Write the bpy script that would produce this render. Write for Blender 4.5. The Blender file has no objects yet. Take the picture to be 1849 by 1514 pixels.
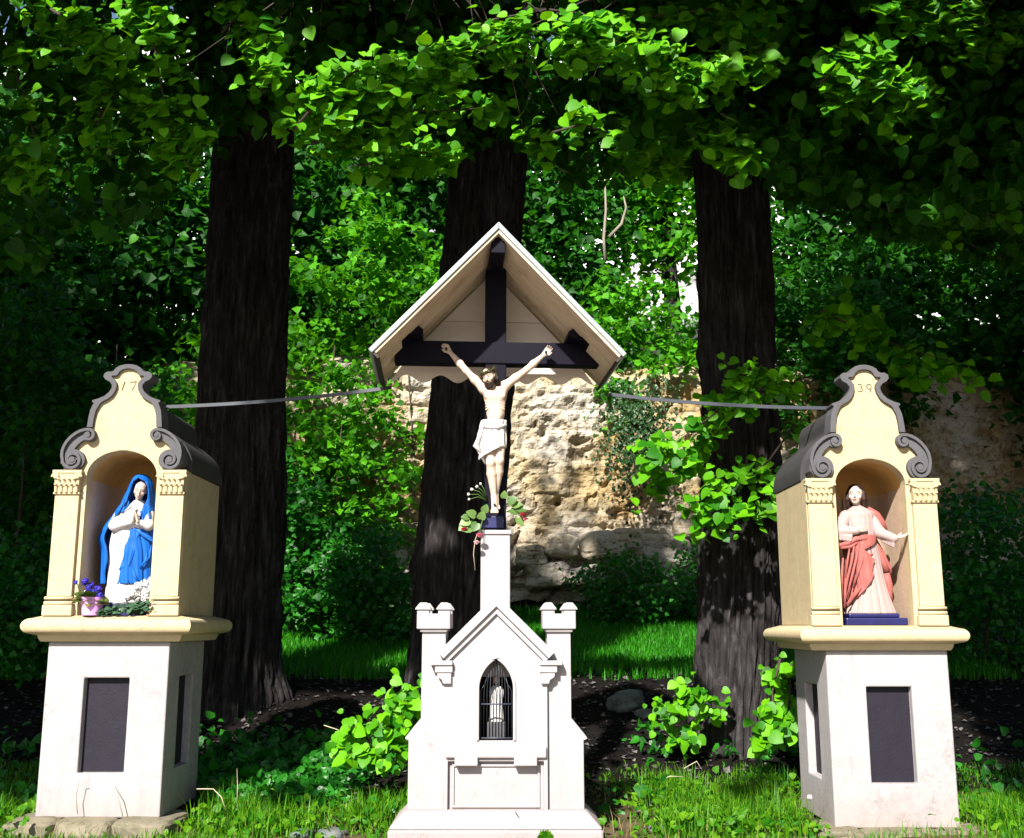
import bpy, bmesh, math, random
import numpy as np
from mathutils import Vector, Matrix, geometry

random.seed(7)
RNG = np.random.default_rng(7)
R = math.radians
SC = bpy.context.scene
COL = SC.collection

# ------------------------------------------------------------------ camera, sky, sun, exposure
CAM_H, FPX, PITCH = 1.6, 1936.0, math.atan(373 / 1936.0)
cam_d = bpy.data.cameras.new('camera')
cam_d.sensor_width = 36.0
cam_d.lens = 36.0 * FPX / 1849.0
cam_d.clip_end = 900.0
cam = bpy.data.objects.new('camera', cam_d)
COL.objects.link(cam)
cam.location = (0, 0, CAM_H)
cam.rotation_euler = (math.pi / 2 + PITCH, 0, 0)
SC.camera = cam

SUN_EL, SUN_AZ = R(38), R(20)          # azimuth to the left of the viewing direction, behind the camera
SUN_DIR = Vector((math.sin(SUN_AZ) * math.cos(SUN_EL), math.cos(SUN_AZ) * math.cos(SUN_EL), -math.sin(SUN_EL)))
world = bpy.data.worlds.new('World')
SC.world = world
world.use_nodes = True
wn = world.node_tree.nodes
sky = wn.new('ShaderNodeTexSky')
sky.sky_type = 'NISHITA'
sky.sun_disc = False
sky.sun_elevation = SUN_EL
sky.sun_rotation = R(180) + SUN_AZ
sky.air_density = 1.0
sky.dust_density = 1.0
world.node_tree.links.new(sky.outputs[0], wn['Background'].inputs[0])
wn['Background'].inputs[1].default_value = 0.068
sun_d = bpy.data.lights.new('sun', 'SUN')
sun_d.energy = 5.0
sun_d.angle = R(1.2)
sun_d.color = (1.0, 0.95, 0.87)
sun = bpy.data.objects.new('sun', sun_d)
COL.objects.link(sun)
sun.rotation_euler = SUN_DIR.to_track_quat('-Z', 'Y').to_euler()
sun.location = (-4, -8, 12)
SC.view_settings.view_transform = 'Standard'
SC.view_settings.look = 'None'
SC.view_settings.gamma = 1.0
SC.view_settings.exposure = 1.4
SC.render.engine = 'CYCLES'
SC.cycles.max_bounces = 4
SC.cycles.diffuse_bounces = 2
SC.cycles.glossy_bounces = 2
SC.cycles.transmission_bounces = 3
SC.cycles.use_denoising = True

# ------------------------------------------------------------------ helpers
_c, _s = math.cos(PITCH), math.sin(PITCH)


def P(x, y, D):
    """point of the place at depth D that lies behind photo pixel (x, y)"""
    u = (x - 924.5) / FPX
    v = (757 - y) / FPX
    t = D / (_c - v * _s)
    return np.array([u * t, D, CAM_H + t * (_s + v * _c)])


def hash3(i, j, k, seed):
    n = (i * 374761393 + j * 668265263 + k * 1274126177 + seed * 974711) & 0xFFFFFFFF
    n = ((n ^ (n >> 13)) * 1274126177) & 0xFFFFFFFF
    n = n ^ (n >> 16)
    return (n & 0xFFFFFF) / float(0xFFFFFF)


def vnoise(p, seed=0):
    p = np.asarray(p, float)
    f = np.floor(p)
    w = p - f
    w = w * w * (3 - 2 * w)
    i, j, k = [f[..., a].astype(np.int64) for a in range(3)]
    r = 0
    for a in (0, 1):
        for b in (0, 1):
            for c in (0, 1):
                h = hash3(i + a, j + b, k + c, seed)
                r = r + h * (w[..., 0] if a else 1 - w[..., 0]) * (w[..., 1] if b else 1 - w[..., 1]) * (w[..., 2] if c else 1 - w[..., 2])
    return r * 2 - 1


def fbm(p, oct=4, seed=0):
    p = np.asarray(p, float)
    a, r = 0.5, 0
    for o in range(oct):
        r = r + a * vnoise(p * (2 ** o), seed + o * 17)
        a *= 0.5
    return r


def ground_h(x, y):
    x = np.asarray(x, float)
    y = np.asarray(y, float)
    h = np.interp(y, [-60, 9.4, 10.4, 12, 13, 14, 16, 20, 21.2, 24, 40, 200], [0, 0, .05, .34, .64, .92, 1.15, 1.6, 2.0, 3.4, 7.5, 9.0])
    q = np.stack([x * .9, y * .9, x * 0], -1)
    return h + .05 * fbm(q, 3, 5) + .02 * fbm(q * 4, 2, 9)


def np_mesh(name, V, F, smooth=False):
    V = np.asarray(V, np.float32).reshape(-1, 3)
    F = np.asarray(F, np.int32)
    me = bpy.data.meshes.new(name)
    k = F.shape[1]
    me.vertices.add(len(V))
    me.vertices.foreach_set('co', V.ravel())
    me.loops.add(F.size)
    me.loops.foreach_set('vertex_index', F.ravel())
    me.polygons.add(len(F))
    me.polygons.foreach_set('loop_start', np.arange(0, F.size, k, dtype=np.int32))
    me.polygons.foreach_set('loop_total', np.full(len(F), k, np.int32))
    me.polygons.foreach_set('use_smooth', np.full(len(F), smooth, bool))
    me.update()
    me.validate()
    return me


def py_mesh(name, V, F, smooth=False):
    me = bpy.data.meshes.new(name)
    me.from_pydata([tuple(map(float, v)) for v in V], [], [tuple(map(int, f)) for f in F])
    bm = bmesh.new()
    bm.from_mesh(me)
    bmesh.ops.recalc_face_normals(bm, faces=bm.faces)
    bm.to_mesh(me)
    bm.free()
    if smooth:
        me.polygons.foreach_set('use_smooth', [True] * len(me.polygons))
    me.update()
    return me


def obj(name, me, mat=None, parent=None, bevel=0, seg=2):
    o = bpy.data.objects.new(name, me)
    COL.objects.link(o)
    if mat is not None and len(me.materials) == 0:
        me.materials.append(mat)
    if parent is not None:
        setparent(o, parent)
    if bevel:
        b = o.modifiers.new('bevel', 'BEVEL')
        b.width = bevel
        b.segments = seg
        b.limit_method = 'ANGLE'
        b.angle_limit = R(40)
    return o


BASE = {}


def world_base(o):
    return BASE.get(o.name, Vector((0, 0, 0)))


def setparent(o, p):
    o.parent = p
    b = world_base(p)
    if o.name not in BASE:
        o.matrix_parent_inverse = Matrix.Translation(-b)


def thing(name, label, cat, loc, group=None):
    o = bpy.data.objects.new(name, None)
    COL.objects.link(o)
    o.empty_display_size = .1
    o.location = loc
    BASE[o.name] = Vector(loc)
    tag(o, label, cat, group)
    return o


def tag(o, label=None, cat=None, group=None, kind=None):
    if label:
        o['label'] = label
    if cat:
        o['category'] = cat
    if group:
        o['group'] = group
    if kind:
        o['kind'] = kind
    return o


class MB:
    """collects simple solids into one mesh"""
    def __init__(s):
        s.V, s.F = [], []

    def add(s, V, F):
        n = len(s.V)
        s.V += [tuple(v) for v in V]
        s.F += [tuple(i + n for i in f) for f in F]
        return s

    def box(s, x0, x1, y0, y1, z0, z1):
        V = [(x, y, z) for x in (x0, x1) for y in (y0, y1) for z in (z0, z1)]
        return s.add(V, [(0, 1, 3, 2), (4, 6, 7, 5), (0, 4, 5, 1), (2, 3, 7, 6), (0, 2, 6, 4), (1, 5, 7, 3)])

    def frustum(s, cx, cy, a0, b0, z0, a1, b1, z1):
        V = []
        for (a, b, z) in ((a0, b0, z0), (a1, b1, z1)):
            V += [(cx - a, cy - b, z), (cx + a, cy - b, z), (cx + a, cy + b, z), (cx - a, cy + b, z)]
        return s.add(V, [(0, 1, 2, 3), (4, 5, 6, 7), (0, 1, 5, 4), (1, 2, 6, 5), (2, 3, 7, 6), (3, 0, 4, 7)])

    def prism(s, outer, y0, y1, holes=()):
        """polygon in x,z pushed along y"""
        loops = [list(outer)] + [list(h) for h in holes]
        tri = geometry.tessellate_polygon([[Vector((p[0], p[1], 0)) for p in l] for l in loops])
        flat = [p for l in loops for p in l]
        n = len(flat)
        V = [(p[0], y0, p[1]) for p in flat] + [(p[0], y1, p[1]) for p in flat]
        F = [tuple(t) for t in tri] + [tuple(i + n for i in t) for t in tri]
        k = 0
        for l in loops:
            m = len(l)
            for i in range(m):
                a, b = k + i, k + (i + 1) % m
                F.append((a, b, b + n, a + n))
            k += m
        return s.add(V, F)

    def tube(s, pts, rad, n=8, caps=True):
        V, F = tube_vf(pts, rad, n, caps)
        return s.add(V, F)

    def build(s, name, mat, parent=None, bevel=0, smooth=False, seg=2, rot=None):
        V = s.V
        if rot is not None:
            V = [tuple(rot @ Vector(v)) for v in V]
        return obj(name, py_mesh(name, V, s.F, smooth), mat, parent, bevel, seg)


def tube_vf(pts, rad, n=8, caps=True):
    pts = [np.asarray(p, float) for p in pts]
    m = len(pts)
    rad = [rad] * m if np.isscalar(rad) else list(rad)
    V, F = [], []
    up = np.array([0.13, 0.21, 0.97])
    for i in range(m):
        t = pts[min(i + 1, m - 1)] - pts[max(i - 1, 0)]
        t = t / (np.linalg.norm(t) + 1e-9)
        a = np.cross(t, up)
        if np.linalg.norm(a) < 1e-3:
            a = np.cross(t, np.array([1., 0, 0]))
        a /= np.linalg.norm(a)
        b = np.cross(t, a)
        for k in range(n):
            w = 2 * math.pi * k / n
            V.append(pts[i] + rad[i] * (math.cos(w) * a + math.sin(w) * b))
    for i in range(m - 1):
        for k in range(n):
            F.append((i * n + k, i * n + (k + 1) % n, (i + 1) * n + (k + 1) % n, (i + 1) * n + k))
    if caps:
        F.append(tuple(range(n)))
        F.append(tuple((m - 1) * n + k for k in range(n)))
    return V, F


def crom(u, knots):
    """smooth interpolation of rows (first column the parameter) at u"""
    K = np.asarray(knots, float)
    x = K[:, 0]
    u = np.asarray(u, float)
    i = np.clip(np.searchsorted(x, u, 'right') - 1, 0, len(x) - 2)
    h = (x[i + 1] - x[i])[:, None]
    t = ((u - x[i])[:, None] / h)
    Y = K[:, 1:]
    d = np.gradient(Y, x, axis=0)
    p0, p1, m0, m1 = Y[i], Y[i + 1], d[i] * h, d[i + 1] * h
    return (2 * t**3 - 3 * t**2 + 1) * p0 + (t**3 - 2 * t**2 + t) * m0 + (-2 * t**3 + 3 * t**2) * p1 + (t**3 - t**2) * m1


def loft(secs, nth=72, nz=60, fold=None, rng=None, cap=True):
    """secs rows: z, cx, cy, rx, ry.  rng(u)->(th0,th1) in degrees for an open sheet.  -90 deg faces the camera"""
    S = np.asarray(secs, float)
    z = np.linspace(S[0, 0], S[-1, 0], nz)
    C = crom(z, S)
    u = np.linspace(0, 1, nz)
    closed = rng is None
    V = np.zeros((nz, nth, 3))
    for i in range(nz):
        if closed:
            th = np.linspace(0, 2 * math.pi, nth, endpoint=False)
        else:
            a, b = rng(u[i])
            th = np.linspace(R(a), R(b), nth)
        f = 1.0 + (fold(th, u[i]) if fold else 0)
        V[i, :, 0] = C[i, 0] + C[i, 2] * np.cos(th) * f
        V[i, :, 1] = C[i, 1] + C[i, 3] * np.sin(th) * f
        V[i, :, 2] = z[i]
    F = []
    for i in range(nz - 1):
        for k in range(nth if closed else nth - 1):
            k2 = (k + 1) % nth
            F.append((i * nth + k, i * nth + k2, (i + 1) * nth + k2, (i + 1) * nth + k))
    V = V.reshape(-1, 3)
    if closed and cap:
        F.append(tuple(range(nth)))
        F.append(tuple((nz - 1) * nth + k for k in range(nth)))
    return V, F


class SDF:
    def __init__(s, lo, hi, h):
        s.lo = np.array(lo, float)
        s.h = h
        n = np.ceil((np.array(hi) - s.lo) / h).astype(int) + 1
        s.n = n
        s.D = np.full(n, .3, np.float32)
        s.ax = [s.lo[a] + h * np.arange(n[a]) for a in range(3)]

    def _sub(s, lo, hi):
        sl, ax = [], []
        for a in range(3):
            i0 = max(0, int((lo[a] - s.lo[a]) / s.h) - 2)
            i1 = min(s.n[a], int((hi[a] - s.lo[a]) / s.h) + 4)
            sl.append(slice(i0, i1))
            ax.append(s.ax[a][i0:i1])
        return tuple(sl), ax[0][:, None, None], ax[1][None, :, None], ax[2][None, None, :]

    def _mix(s, sl, d, k, carve=False):
        D = s.D[sl]
        if D.size == 0:
            return
        if carve:
            d = -d
            t = np.clip(.5 - .5 * (D - d) / k, 0, 1)
            s.D[sl] = D * (1 - t) + d * t + k * t * (1 - t)
        else:
            t = np.clip(.5 + .5 * (D - d) / k, 0, 1)
            s.D[sl] = D * (1 - t) + d * t - k * t * (1 - t)

    def cap(s, a, b, ra, rb, k=.012, carve=False):
        a, b = np.array(a, float), np.array(b, float)
        m = max(ra, rb) + 2 * k + .012
        sl, X, Y, Z = s._sub(np.minimum(a, b) - m, np.maximum(a, b) + m)
        ab = b - a
        t = np.clip(((X - a[0]) * ab[0] + (Y - a[1]) * ab[1] + (Z - a[2]) * ab[2]) / (ab @ ab + 1e-12), 0, 1)
        d = np.sqrt((X - a[0] - t * ab[0])**2 + (Y - a[1] - t * ab[1])**2 + (Z - a[2] - t * ab[2])**2) - (ra + t * (rb - ra))
        s._mix(sl, d, k, carve)
        return s

    def ell(s, c, r, k=.012, rot=None, carve=False):
        c, r = np.array(c, float), np.array(r, float)
        m = r.max() + 2 * k + .012
        sl, X, Y, Z = s._sub(c - m, c + m)
        X, Y, Z = X - c[0], Y - c[1], Z - c[2]
        if rot is not None:
            M = np.array(rot.transposed())
            X, Y, Z = M[0, 0] * X + M[0, 1] * Y + M[0, 2] * Z, M[1, 0] * X + M[1, 1] * Y + M[1, 2] * Z, M[2, 0] * X + M[2, 1] * Y + M[2, 2] * Z
        k0 = np.sqrt((X / r[0])**2 + (Y / r[1])**2 + (Z / r[2])**2)
        k1 = np.sqrt((X / r[0]**2)**2 + (Y / r[1]**2)**2 + (Z / r[2]**2)**2) + 1e-9
        s._mix(sl, k0 * (k0 - 1) / k1, k, carve)
        return s

    def mesh(s, name):
        D = s.D
        S = D < 0
        nx, ny, nz = D.shape
        cnt = np.zeros((nx - 1, ny - 1, nz - 1), np.int8)
        offs = [(a, b, c) for a in (0, 1) for b in (0, 1) for c in (0, 1)]
        for a, b, c in offs:
            cnt += S[a:nx - 1 + a, b:ny - 1 + b, c:nz - 1 + c]
        act = (cnt > 0) & (cnt < 8)
        I = np.argwhere(act)
        idx = np.full(act.shape, -1, np.int32)
        idx[act] = np.arange(len(I))
        acc = np.zeros((len(I), 3))
        num = np.zeros(len(I))
        for a in offs:
            for ax in range(3):
                if a[ax] == 0:
                    b = list(a)
                    b[ax] = 1
                    da = D[I[:, 0] + a[0], I[:, 1] + a[1], I[:, 2] + a[2]]
                    db = D[I[:, 0] + b[0], I[:, 1] + b[1], I[:, 2] + b[2]]
                    x = (da < 0) != (db < 0)
                    t = np.where(x, da / np.where(x, da - db, 1), 0)
                    p = np.tile(np.array(a, float), (len(I), 1))
                    p[:, ax] += t
                    acc += p * x[:, None]
                    num += x
        V = s.lo + s.h * (I + acc / num[:, None])
        Q = []
        for ax in range(3):
            o1, o2 = (ax + 1) % 3, (ax + 2) % 3
            a = [slice(None)] * 3
            b = [slice(None)] * 3
            a[ax], b[ax] = slice(0, -1), slice(1, None)
            x = S[tuple(a)] != S[tuple(b)]
            E = np.argwhere(x)
            E = E[(E[:, o1] > 0) & (E[:, o2] > 0) & (E[:, o1] < D.shape[o1] - 1) & (E[:, o2] < D.shape[o2] - 1)]
            q = []
            for d1, d2 in ((1, 1), (0, 1), (0, 0), (1, 0)):
                e = E.copy()
                e[:, o1] -= d1
                e[:, o2] -= d2
                q.append(idx[e[:, 0], e[:, 1], e[:, 2]])
            q = np.stack(q, 1)
            fl = S[E[:, 0], E[:, 1], E[:, 2]]
            q[~fl] = q[~fl][:, ::-1]
            Q.append(q)
        return np_mesh(name, V, np.concatenate(Q), True)


# ------------------------------------------------------------------ materials
MATS = {}


class NT:
    def __init__(s, name):
        s.m = bpy.data.materials.new(name)
        s.m.use_nodes = True
        s.t = s.m.node_tree
        s.n = s.t.nodes
        s.p = s.n['Principled BSDF']
        s.out = s.n['Material Output']
        s.geo = s.n.new('ShaderNodeNewGeometry')
        MATS[name] = s.m

    def L(s, a, b):
        s.t.links.new(a, b)

    def noise(s, scale, detail=4, rough=.55, vec=None, stretch=None, dist=0):
        n = s.n.new('ShaderNodeTexNoise')
        n.inputs['Scale'].default_value = scale
        n.inputs['Detail'].default_value = detail
        n.inputs['Roughness'].default_value = rough
        n.inputs['Distortion'].default_value = dist
        v = vec or s.geo.outputs['Position']
        if stretch:
            mp = s.n.new('ShaderNodeMapping')
            mp.inputs['Scale'].default_value = stretch
            s.L(v, mp.inputs[0])
            v = mp.outputs[0]
        s.L(v, n.inputs['Vector'])
        return n.outputs['Fac']

    def ramp(s, fac, stops):
        r = s.n.new('ShaderNodeValToRGB')
        e = r.color_ramp.elements
        while len(e) < len(stops):
            e.new(.5)
        for k, (pos, col) in enumerate(stops):
            e[k].position = pos
            e[k].color = (*col, 1) if len(col) == 3 else col
        s.L(fac, r.inputs[0])
        return r.outputs[0]

    def mix(s, fac, a, b, mode='MIX'):
        m = s.n.new('ShaderNodeMix')
        m.data_type = 'RGBA'
        m.blend_type = mode
        for sock, v in ((m.inputs['Factor'], fac), (m.inputs['A'], a), (m.inputs['B'], b)):
            if hasattr(v, 'links') or hasattr(v, 'is_linked'):
                s.L(v, sock)
            elif isinstance(v, (int, float)):
                sock.default_value = v
            else:
                sock.default_value = (*v, 1)
        # colour sockets come after the float ones
        return m.outputs['Result'] if False else [o for o in m.outputs if o.type == 'RGBA'][0]

    def math(s, op, a, b=0.0, clamp=False):
        m = s.n.new('ShaderNodeMath')
        m.operation = op
        m.use_clamp = clamp
        for k, v in enumerate((a, b)):
            if hasattr(v, 'is_linked'):
                s.L(v, m.inputs[k])
            else:
                m.inputs[k].default_value = v
        return m.outputs[0]

    def xyz(s):
        x = s.n.new('ShaderNodeSeparateXYZ')
        s.L(s.geo.outputs['Position'], x.inputs[0])
        return x.outputs

    def bump(s, h, strength=.3, dist=.01):
        b = s.n.new('ShaderNodeBump')
        b.inputs['Strength'].default_value = strength
        b.inputs['Distance'].default_value = dist
        s.L(h, b.inputs['Height'])
        s.L(b.outputs[0], s.p.inputs['Normal'])

    def base(s, c, rough=.8, spec=.3):
        if hasattr(c, 'is_linked'):
            s.L(c, s.p.inputs['Base Color'])
        else:
            s.p.inputs['Base Color'].default_value = (*c, 1)
        s.p.inputs['Roughness'].default_value = rough
        s.p.inputs['Specular IOR Level'].default_value = spec
        return s


def mixc(nt, fac, a, b, mode='MIX'):
    m = nt.n.new('ShaderNodeMix')
    m.data_type = 'RGBA'
    m.blend_type = mode
    ins = [i for i in m.inputs if i.type == 'RGBA']
    for sock, v in ((m.inputs[0], fac), (ins[0], a), (ins[1], b)):
        if hasattr(v, 'is_linked'):
            nt.L(v, sock)
        elif isinstance(v, (int, float)):
            sock.default_value = v
        else:
            sock.default_value = (*v, 1)
    return [o for o in m.outputs if o.type == 'RGBA'][0]


def plaster(name, col, dirt=(.10, .09, .08), amount=.5, low=None, rough=.85, stain_scale=3.0, thr=(.55, .72)):
    t = NT(name)
    a = t.noise(9, 5)
    c = mixc(t, t.ramp(a, [(.3, (0, 0, 0)), (.75, (1, 1, 1))]), tuple(v * .9 for v in col), tuple(min(.9, v * 1.04) for v in col))
    if low is not None:           # a painted plinth that is tinted and damp towards the soil
        z = t.xyz()[2]
        n = t.noise(4, 3)
        f = t.math('ADD', t.math('MULTIPLY', z, -1 / low[1]), t.math('ADD', t.math('MULTIPLY', n, .5), low[2]), True)
        c = mixc(t, f, c, low[0])
    st = t.noise(stain_scale, 8, .7, stretch=(1, 1, .55), dist=.6)
    fine = t.noise(26, 6, .7)
    f = t.ramp(st, [(thr[0], (0, 0, 0)), (thr[1], (1, 1, 1))])
    f2 = t.ramp(fine, [(.38, (0, 0, 0)), (.74, (1, 1, 1))])
    ff = t.math('MULTIPLY', t.math('MULTIPLY', f, f2), amount)
    c = mixc(t, ff, c, dirt)
    sk_ = t.ramp(t.noise(2.2, 6, .65, stretch=(5.5, 5.5, .32)), [(.54, (0, 0, 0)), (.70, (1, 1, 1))])
    c = mixc(t, t.math('MULTIPLY', sk_, .30 * min(1, amount * 1.3)), c, tuple(v * .45 + d * .4 for v, d in zip(col, dirt)))
    cr = t.n.new('ShaderNodeTexVoronoi')
    cr.feature = 'DISTANCE_TO_EDGE'
    cr.inputs['Scale'].default_value = 1.7
    wv = t.n.new('ShaderNodeVectorMath')
    wn_ = t.n.new('ShaderNodeTexNoise')
    wn_.inputs['Scale'].default_value = 5
    wn_.inputs['Detail'].default_value = 6
    t.L(t.geo.outputs['Position'], wn_.inputs['Vector'])
    wv.operation = 'MULTIPLY_ADD'
    wv.inputs[1].default_value = (.35, .35, .35)
    t.L(wn_.outputs['Color'], wv.inputs[0])
    t.L(t.geo.outputs['Position'], wv.inputs[2])
    t.L(wv.outputs[0], cr.inputs['Vector'])
    ck = t.ramp(cr.outputs['Distance'], [(.0, (1, 1, 1)), (.0045, (0, 0, 0))])
    msk = t.ramp(t.noise(1.3, 3), [(.52, (0, 0, 0)), (.6, (1, 1, 1))])
    c = mixc(t, t.math('MULTIPLY', t.math('MULTIPLY', ck, msk), .6), c, dirt)
    t.base(c, rough, .2)
    t.bump(t.math('ADD', t.noise(60, 6), t.math('MULTIPLY', t.noise(9, 3), 1.5)), .35, .006)
    return t.m


def simple(name, col, rough=.6, spec=.35, var=.15, scale=12, bump=.15):
    t = NT(name)
    n = t.noise(scale, 5)
    c = mixc(t, n, tuple(v * (1 - var) for v in col), tuple(min(.95, v * (1 + var)) for v in col))
    t.base(c, rough, spec)
    if bump:
        t.bump(t.noise(scale * 4, 5), bump, .004)
    return t.m


def leaf_mat(name, dark, light, trans, fac=.38, rough=.42, spec=.35):
    t = NT(name)
    at = t.n.new('ShaderNodeAttribute')
    at.attribute_name = 'tint'
    oi = t.n.new('ShaderNodeObjectInfo')
    f = t.math('FRACT', t.math('ADD', at.outputs['Fac'], oi.outputs['Random']))
    c = mixc(t, f, dark, light)
    t.base(c, rough, spec)
    tr = t.n.new('ShaderNodeBsdfTranslucent')
    tc = mixc(t, f, tuple(v * .75 for v in trans), trans)
    t.L(tc, tr.inputs[0])
    ms = t.n.new('ShaderNodeMixShader')
    ms.inputs[0].default_value = fac
    t.L(t.p.outputs[0], ms.inputs[1])
    t.L(tr.outputs[0], ms.inputs[2])
    t.L(ms.outputs[0], t.out.inputs[0])
    return t.m


M_WHITE = plaster('white_limewash', (.325, .302, .31), (.085, .075, .085), .65, low=((.26, .20, .17), .55, .35), stain_scale=1.6, thr=(.50, .66))
M_CHAPEL = plaster('chapel_whitewash', (.335, .312, .322), (.12, .10, .105), .75, low=((.285, .222, .222), 1.25, .42))
M_YELLOW = plaster('yellow_limewash', (.45, .365, .225), (.17, .10, .04), .6, stain_scale=4, thr=(.55, .75))
M_NICHE = plaster('niche_limewash', (.50, .36, .26), (.24, .14, .08), .4, stain_scale=3)
M_VAULT = plaster('vault_bounce_tint', (.56, .33, .11), (.25, .12, .04), .3)  # warm bounced light painted into the vault colour
M_GREY = plaster('grey_trim_paint', (.085, .083, .092), (.03, .03, .03), .6, stain_scale=6)
M_ROOF = plaster('dark_roof_render', (.04, .038, .04), (.015, .015, .015), .6)
M_PANEL = plaster('slate_blue_panel', (.013, .011, .019), (.006, .005, .007), .6, rough=.6)
M_STONE = plaster('pale_footing_stone', (.19, .165, .12), (.035, .05, .014), .95, stain_scale=5, thr=(.42, .58))
M_NUM = simple('numeral_paint', (.16, .14, .11), .8)
M_IRON = simple('dark_iron', (.012, .012, .014), .5, .4)
M_STRAP = simple('grey_iron_strap', (.032, .036, .052), .5, .5)
M_CROSS = simple('black_blue_timber', (.004, .003, .009), .6, .12, .5, 6, .3)
M_METAL = simple('zinc_roof_sheet', (.26, .31, .33), .45, .5, .12, 20, .05)
M_DARKEDGE = simple('dark_edge_timber', (.035, .028, .022), .7)
M_FLESH = simple('painted_flesh', (.52, .385, .31), .5, .35, .06, 20, .05)
M_FLESH_PALE = simple('pale_painted_flesh', (.46, .35, .30), .5, .35, .06, 20, .05)
M_CLOTHW = simple('white_painted_cloth', (.50, .475, .47), .6, .25, .08, 20, .05)
M_BLUE = simple('blue_painted_cloth', (.002, .085, .37), .5, .3, .35, 12, .1)
M_BLUED = simple('deep_blue_painted_cloth', (.006, .07, .42), .45, .35, .25, 9, .05)
M_PINK = simple('rose_red_painted_cloth', (.28, .082, .073), .6, .25, .4, 14, .1)
M_ROBE = simple('cream_painted_cloth', (.31, .235, .225), .6, .25, .08, 10, .05)
M_NAVY = simple('navy_painted_base', (.006, .007, .065), .45, .4, .4, 14)
M_HAIR = simple('dark_brown_hair', (.012, .006, .004), .6, .2, .4, 40)
M_HAIRB = simple('brown_hair', (.022, .010, .007), .6, .2, .4, 40)
M_EYE = simple('painted_dark_line', (.05, .025, .02), .6)
M_LIP = simple('painted_lips', (.42, .13, .11), .5)
M_BLOOD = simple('painted_wound', (.35, .03, .025), .45)
M_THORN = simple('olive_thorns', (.055, .055, .018), .7)
M_POT = simple('lilac_plastic_pot', (.60, .27, .62), .35, .5, .05, 6, .02)
M_VIOLET = simple('violet_petals', (.03, .02, .34), .6)
M_WHITEPETAL = simple('white_petals', (.6, .58, .57), .7)
M_ROSE = simple('pink_petals', (.62, .12, .22), .6, .3, .35, 30)
M_RED = simple('red_petals', (.42, .012, .04), .6, .3, .3, 30)
M_PALEROSE = simple('pale_pink_petals', (.72, .45, .48), .6, .3, .2, 30)
M_STEM = simple('green_stem', (.05, .10, .02), .7)
M_TWIG = simple('brown_twig', (.045, .034, .026), .85)
M_DRY = simple('dry_straw', (.42, .36, .26), .8)
M_TWIGP = simple('pale_dead_wood', (.22, .19, .15), .85)
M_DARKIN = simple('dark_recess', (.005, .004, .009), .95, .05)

t = NT('plank_wood')
nn = t.noise(5, 6, .6, stretch=(3, 3, .6))
oi = t.n.new('ShaderNodeObjectInfo')
c = mixc(t, nn, (.52, .40, .285), (.68, .55, .42))
c = mixc(t, t.math('MULTIPLY', oi.outputs['Random'], .45), c, (.40, .28, .19))
st = t.ramp(t.noise(3.2, 5, .6), [(.52, (0, 0, 0)), (.74, (1, 1, 1))])
c = mixc(t, t.math('MULTIPLY', st, .45), c, (.22, .12, .06))
t.base(c, .75, .25)
t.bump(t.noise(40, 4, stretch=(3, 3, .5)), .2, .004)
M_PLANK = t.m

t = NT('gable_board')
nn = t.noise(4, 6, .6, stretch=(.8, 3, 3))
c = mixc(t, nn, (.64, .54, .47), (.80, .73, .68))
st = t.ramp(t.noise(3.6, 5, .6), [(.55, (0, 0, 0)), (.78, (1, 1, 1))])
c = mixc(t, t.math('MULTIPLY', st, .5), c, (.34, .2, .13))
t.base(c, .75, .25)
t.bump(t.noise(30, 4, stretch=(.5, 3, 3)), .2, .004)
M_GABLE = t.m

t = NT('bark')
nn = t.noise(7, 8, .65, stretch=(2.4, 2.4, .35), dist=.4)
c = t.ramp(nn, [(.3, (.008, .007, .007)), (.55, (.036, .032, .033)), (.78, (.105, .097, .102))])
lich = t.ramp(t.noise(2.2, 7, .7), [(.6, (0, 0, 0)), (.75, (1, 1, 1))])
c = mixc(t, t.math('MULTIPLY', lich, .4), c, (.17, .155, .165))
t.base(c, .95, .1)
t.bump(t.noise(16, 7, .7, stretch=(2.2, 2.2, .3), dist=.3), .9, .03)
M_BARK = t.m

t = NT('rock_face')
po = t.xyz()
big = t.noise(.55, 4, .6)
c = t.ramp(big, [(.38, (.50, .455, .39)), (.52, (.44, .35, .21)), (.66, (.34, .22, .08))])
zf = t.math('ADD', t.math('MULTIPLY', po[2], .55), t.math('MULTIPLY', t.noise(1.1, 4), 1.1))
c = mixc(t, t.ramp(t.math('MULTIPLY', zf, .25), [(.52, (1, 1, 1)), (.70, (0, 0, 0))]), c, (.52, .475, .415))
spots = t.ramp(t.noise(9, 8, .75), [(.53, (0, 0, 0)), (.64, (1, 1, 1))])
c = mixc(t, t.math('MULTIPLY', spots, .8), c, (.10, .065, .022))
wht = t.ramp(t.noise(3.1, 7, .7), [(.55, (0, 0, 0)), (.68, (1, 1, 1))])
c = mixc(t, t.math('MULTIPLY', wht, .55), c, (.58, .54, .49))
strat = t.ramp(t.noise(5, 6, .65, stretch=(.35, .35, 2.6)), [(.58, (0, 0, 0)), (.67, (1, 1, 1))])
c = mixc(t, t.math('MULTIPLY', strat, .6), c, (.06, .045, .025))
t.base(c, .95, .1)
t.bump(t.math('ADD', t.noise(11, 8, .7), t.noise(3, 5, .6)), .9, .09)
M_ROCK = t.m

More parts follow.
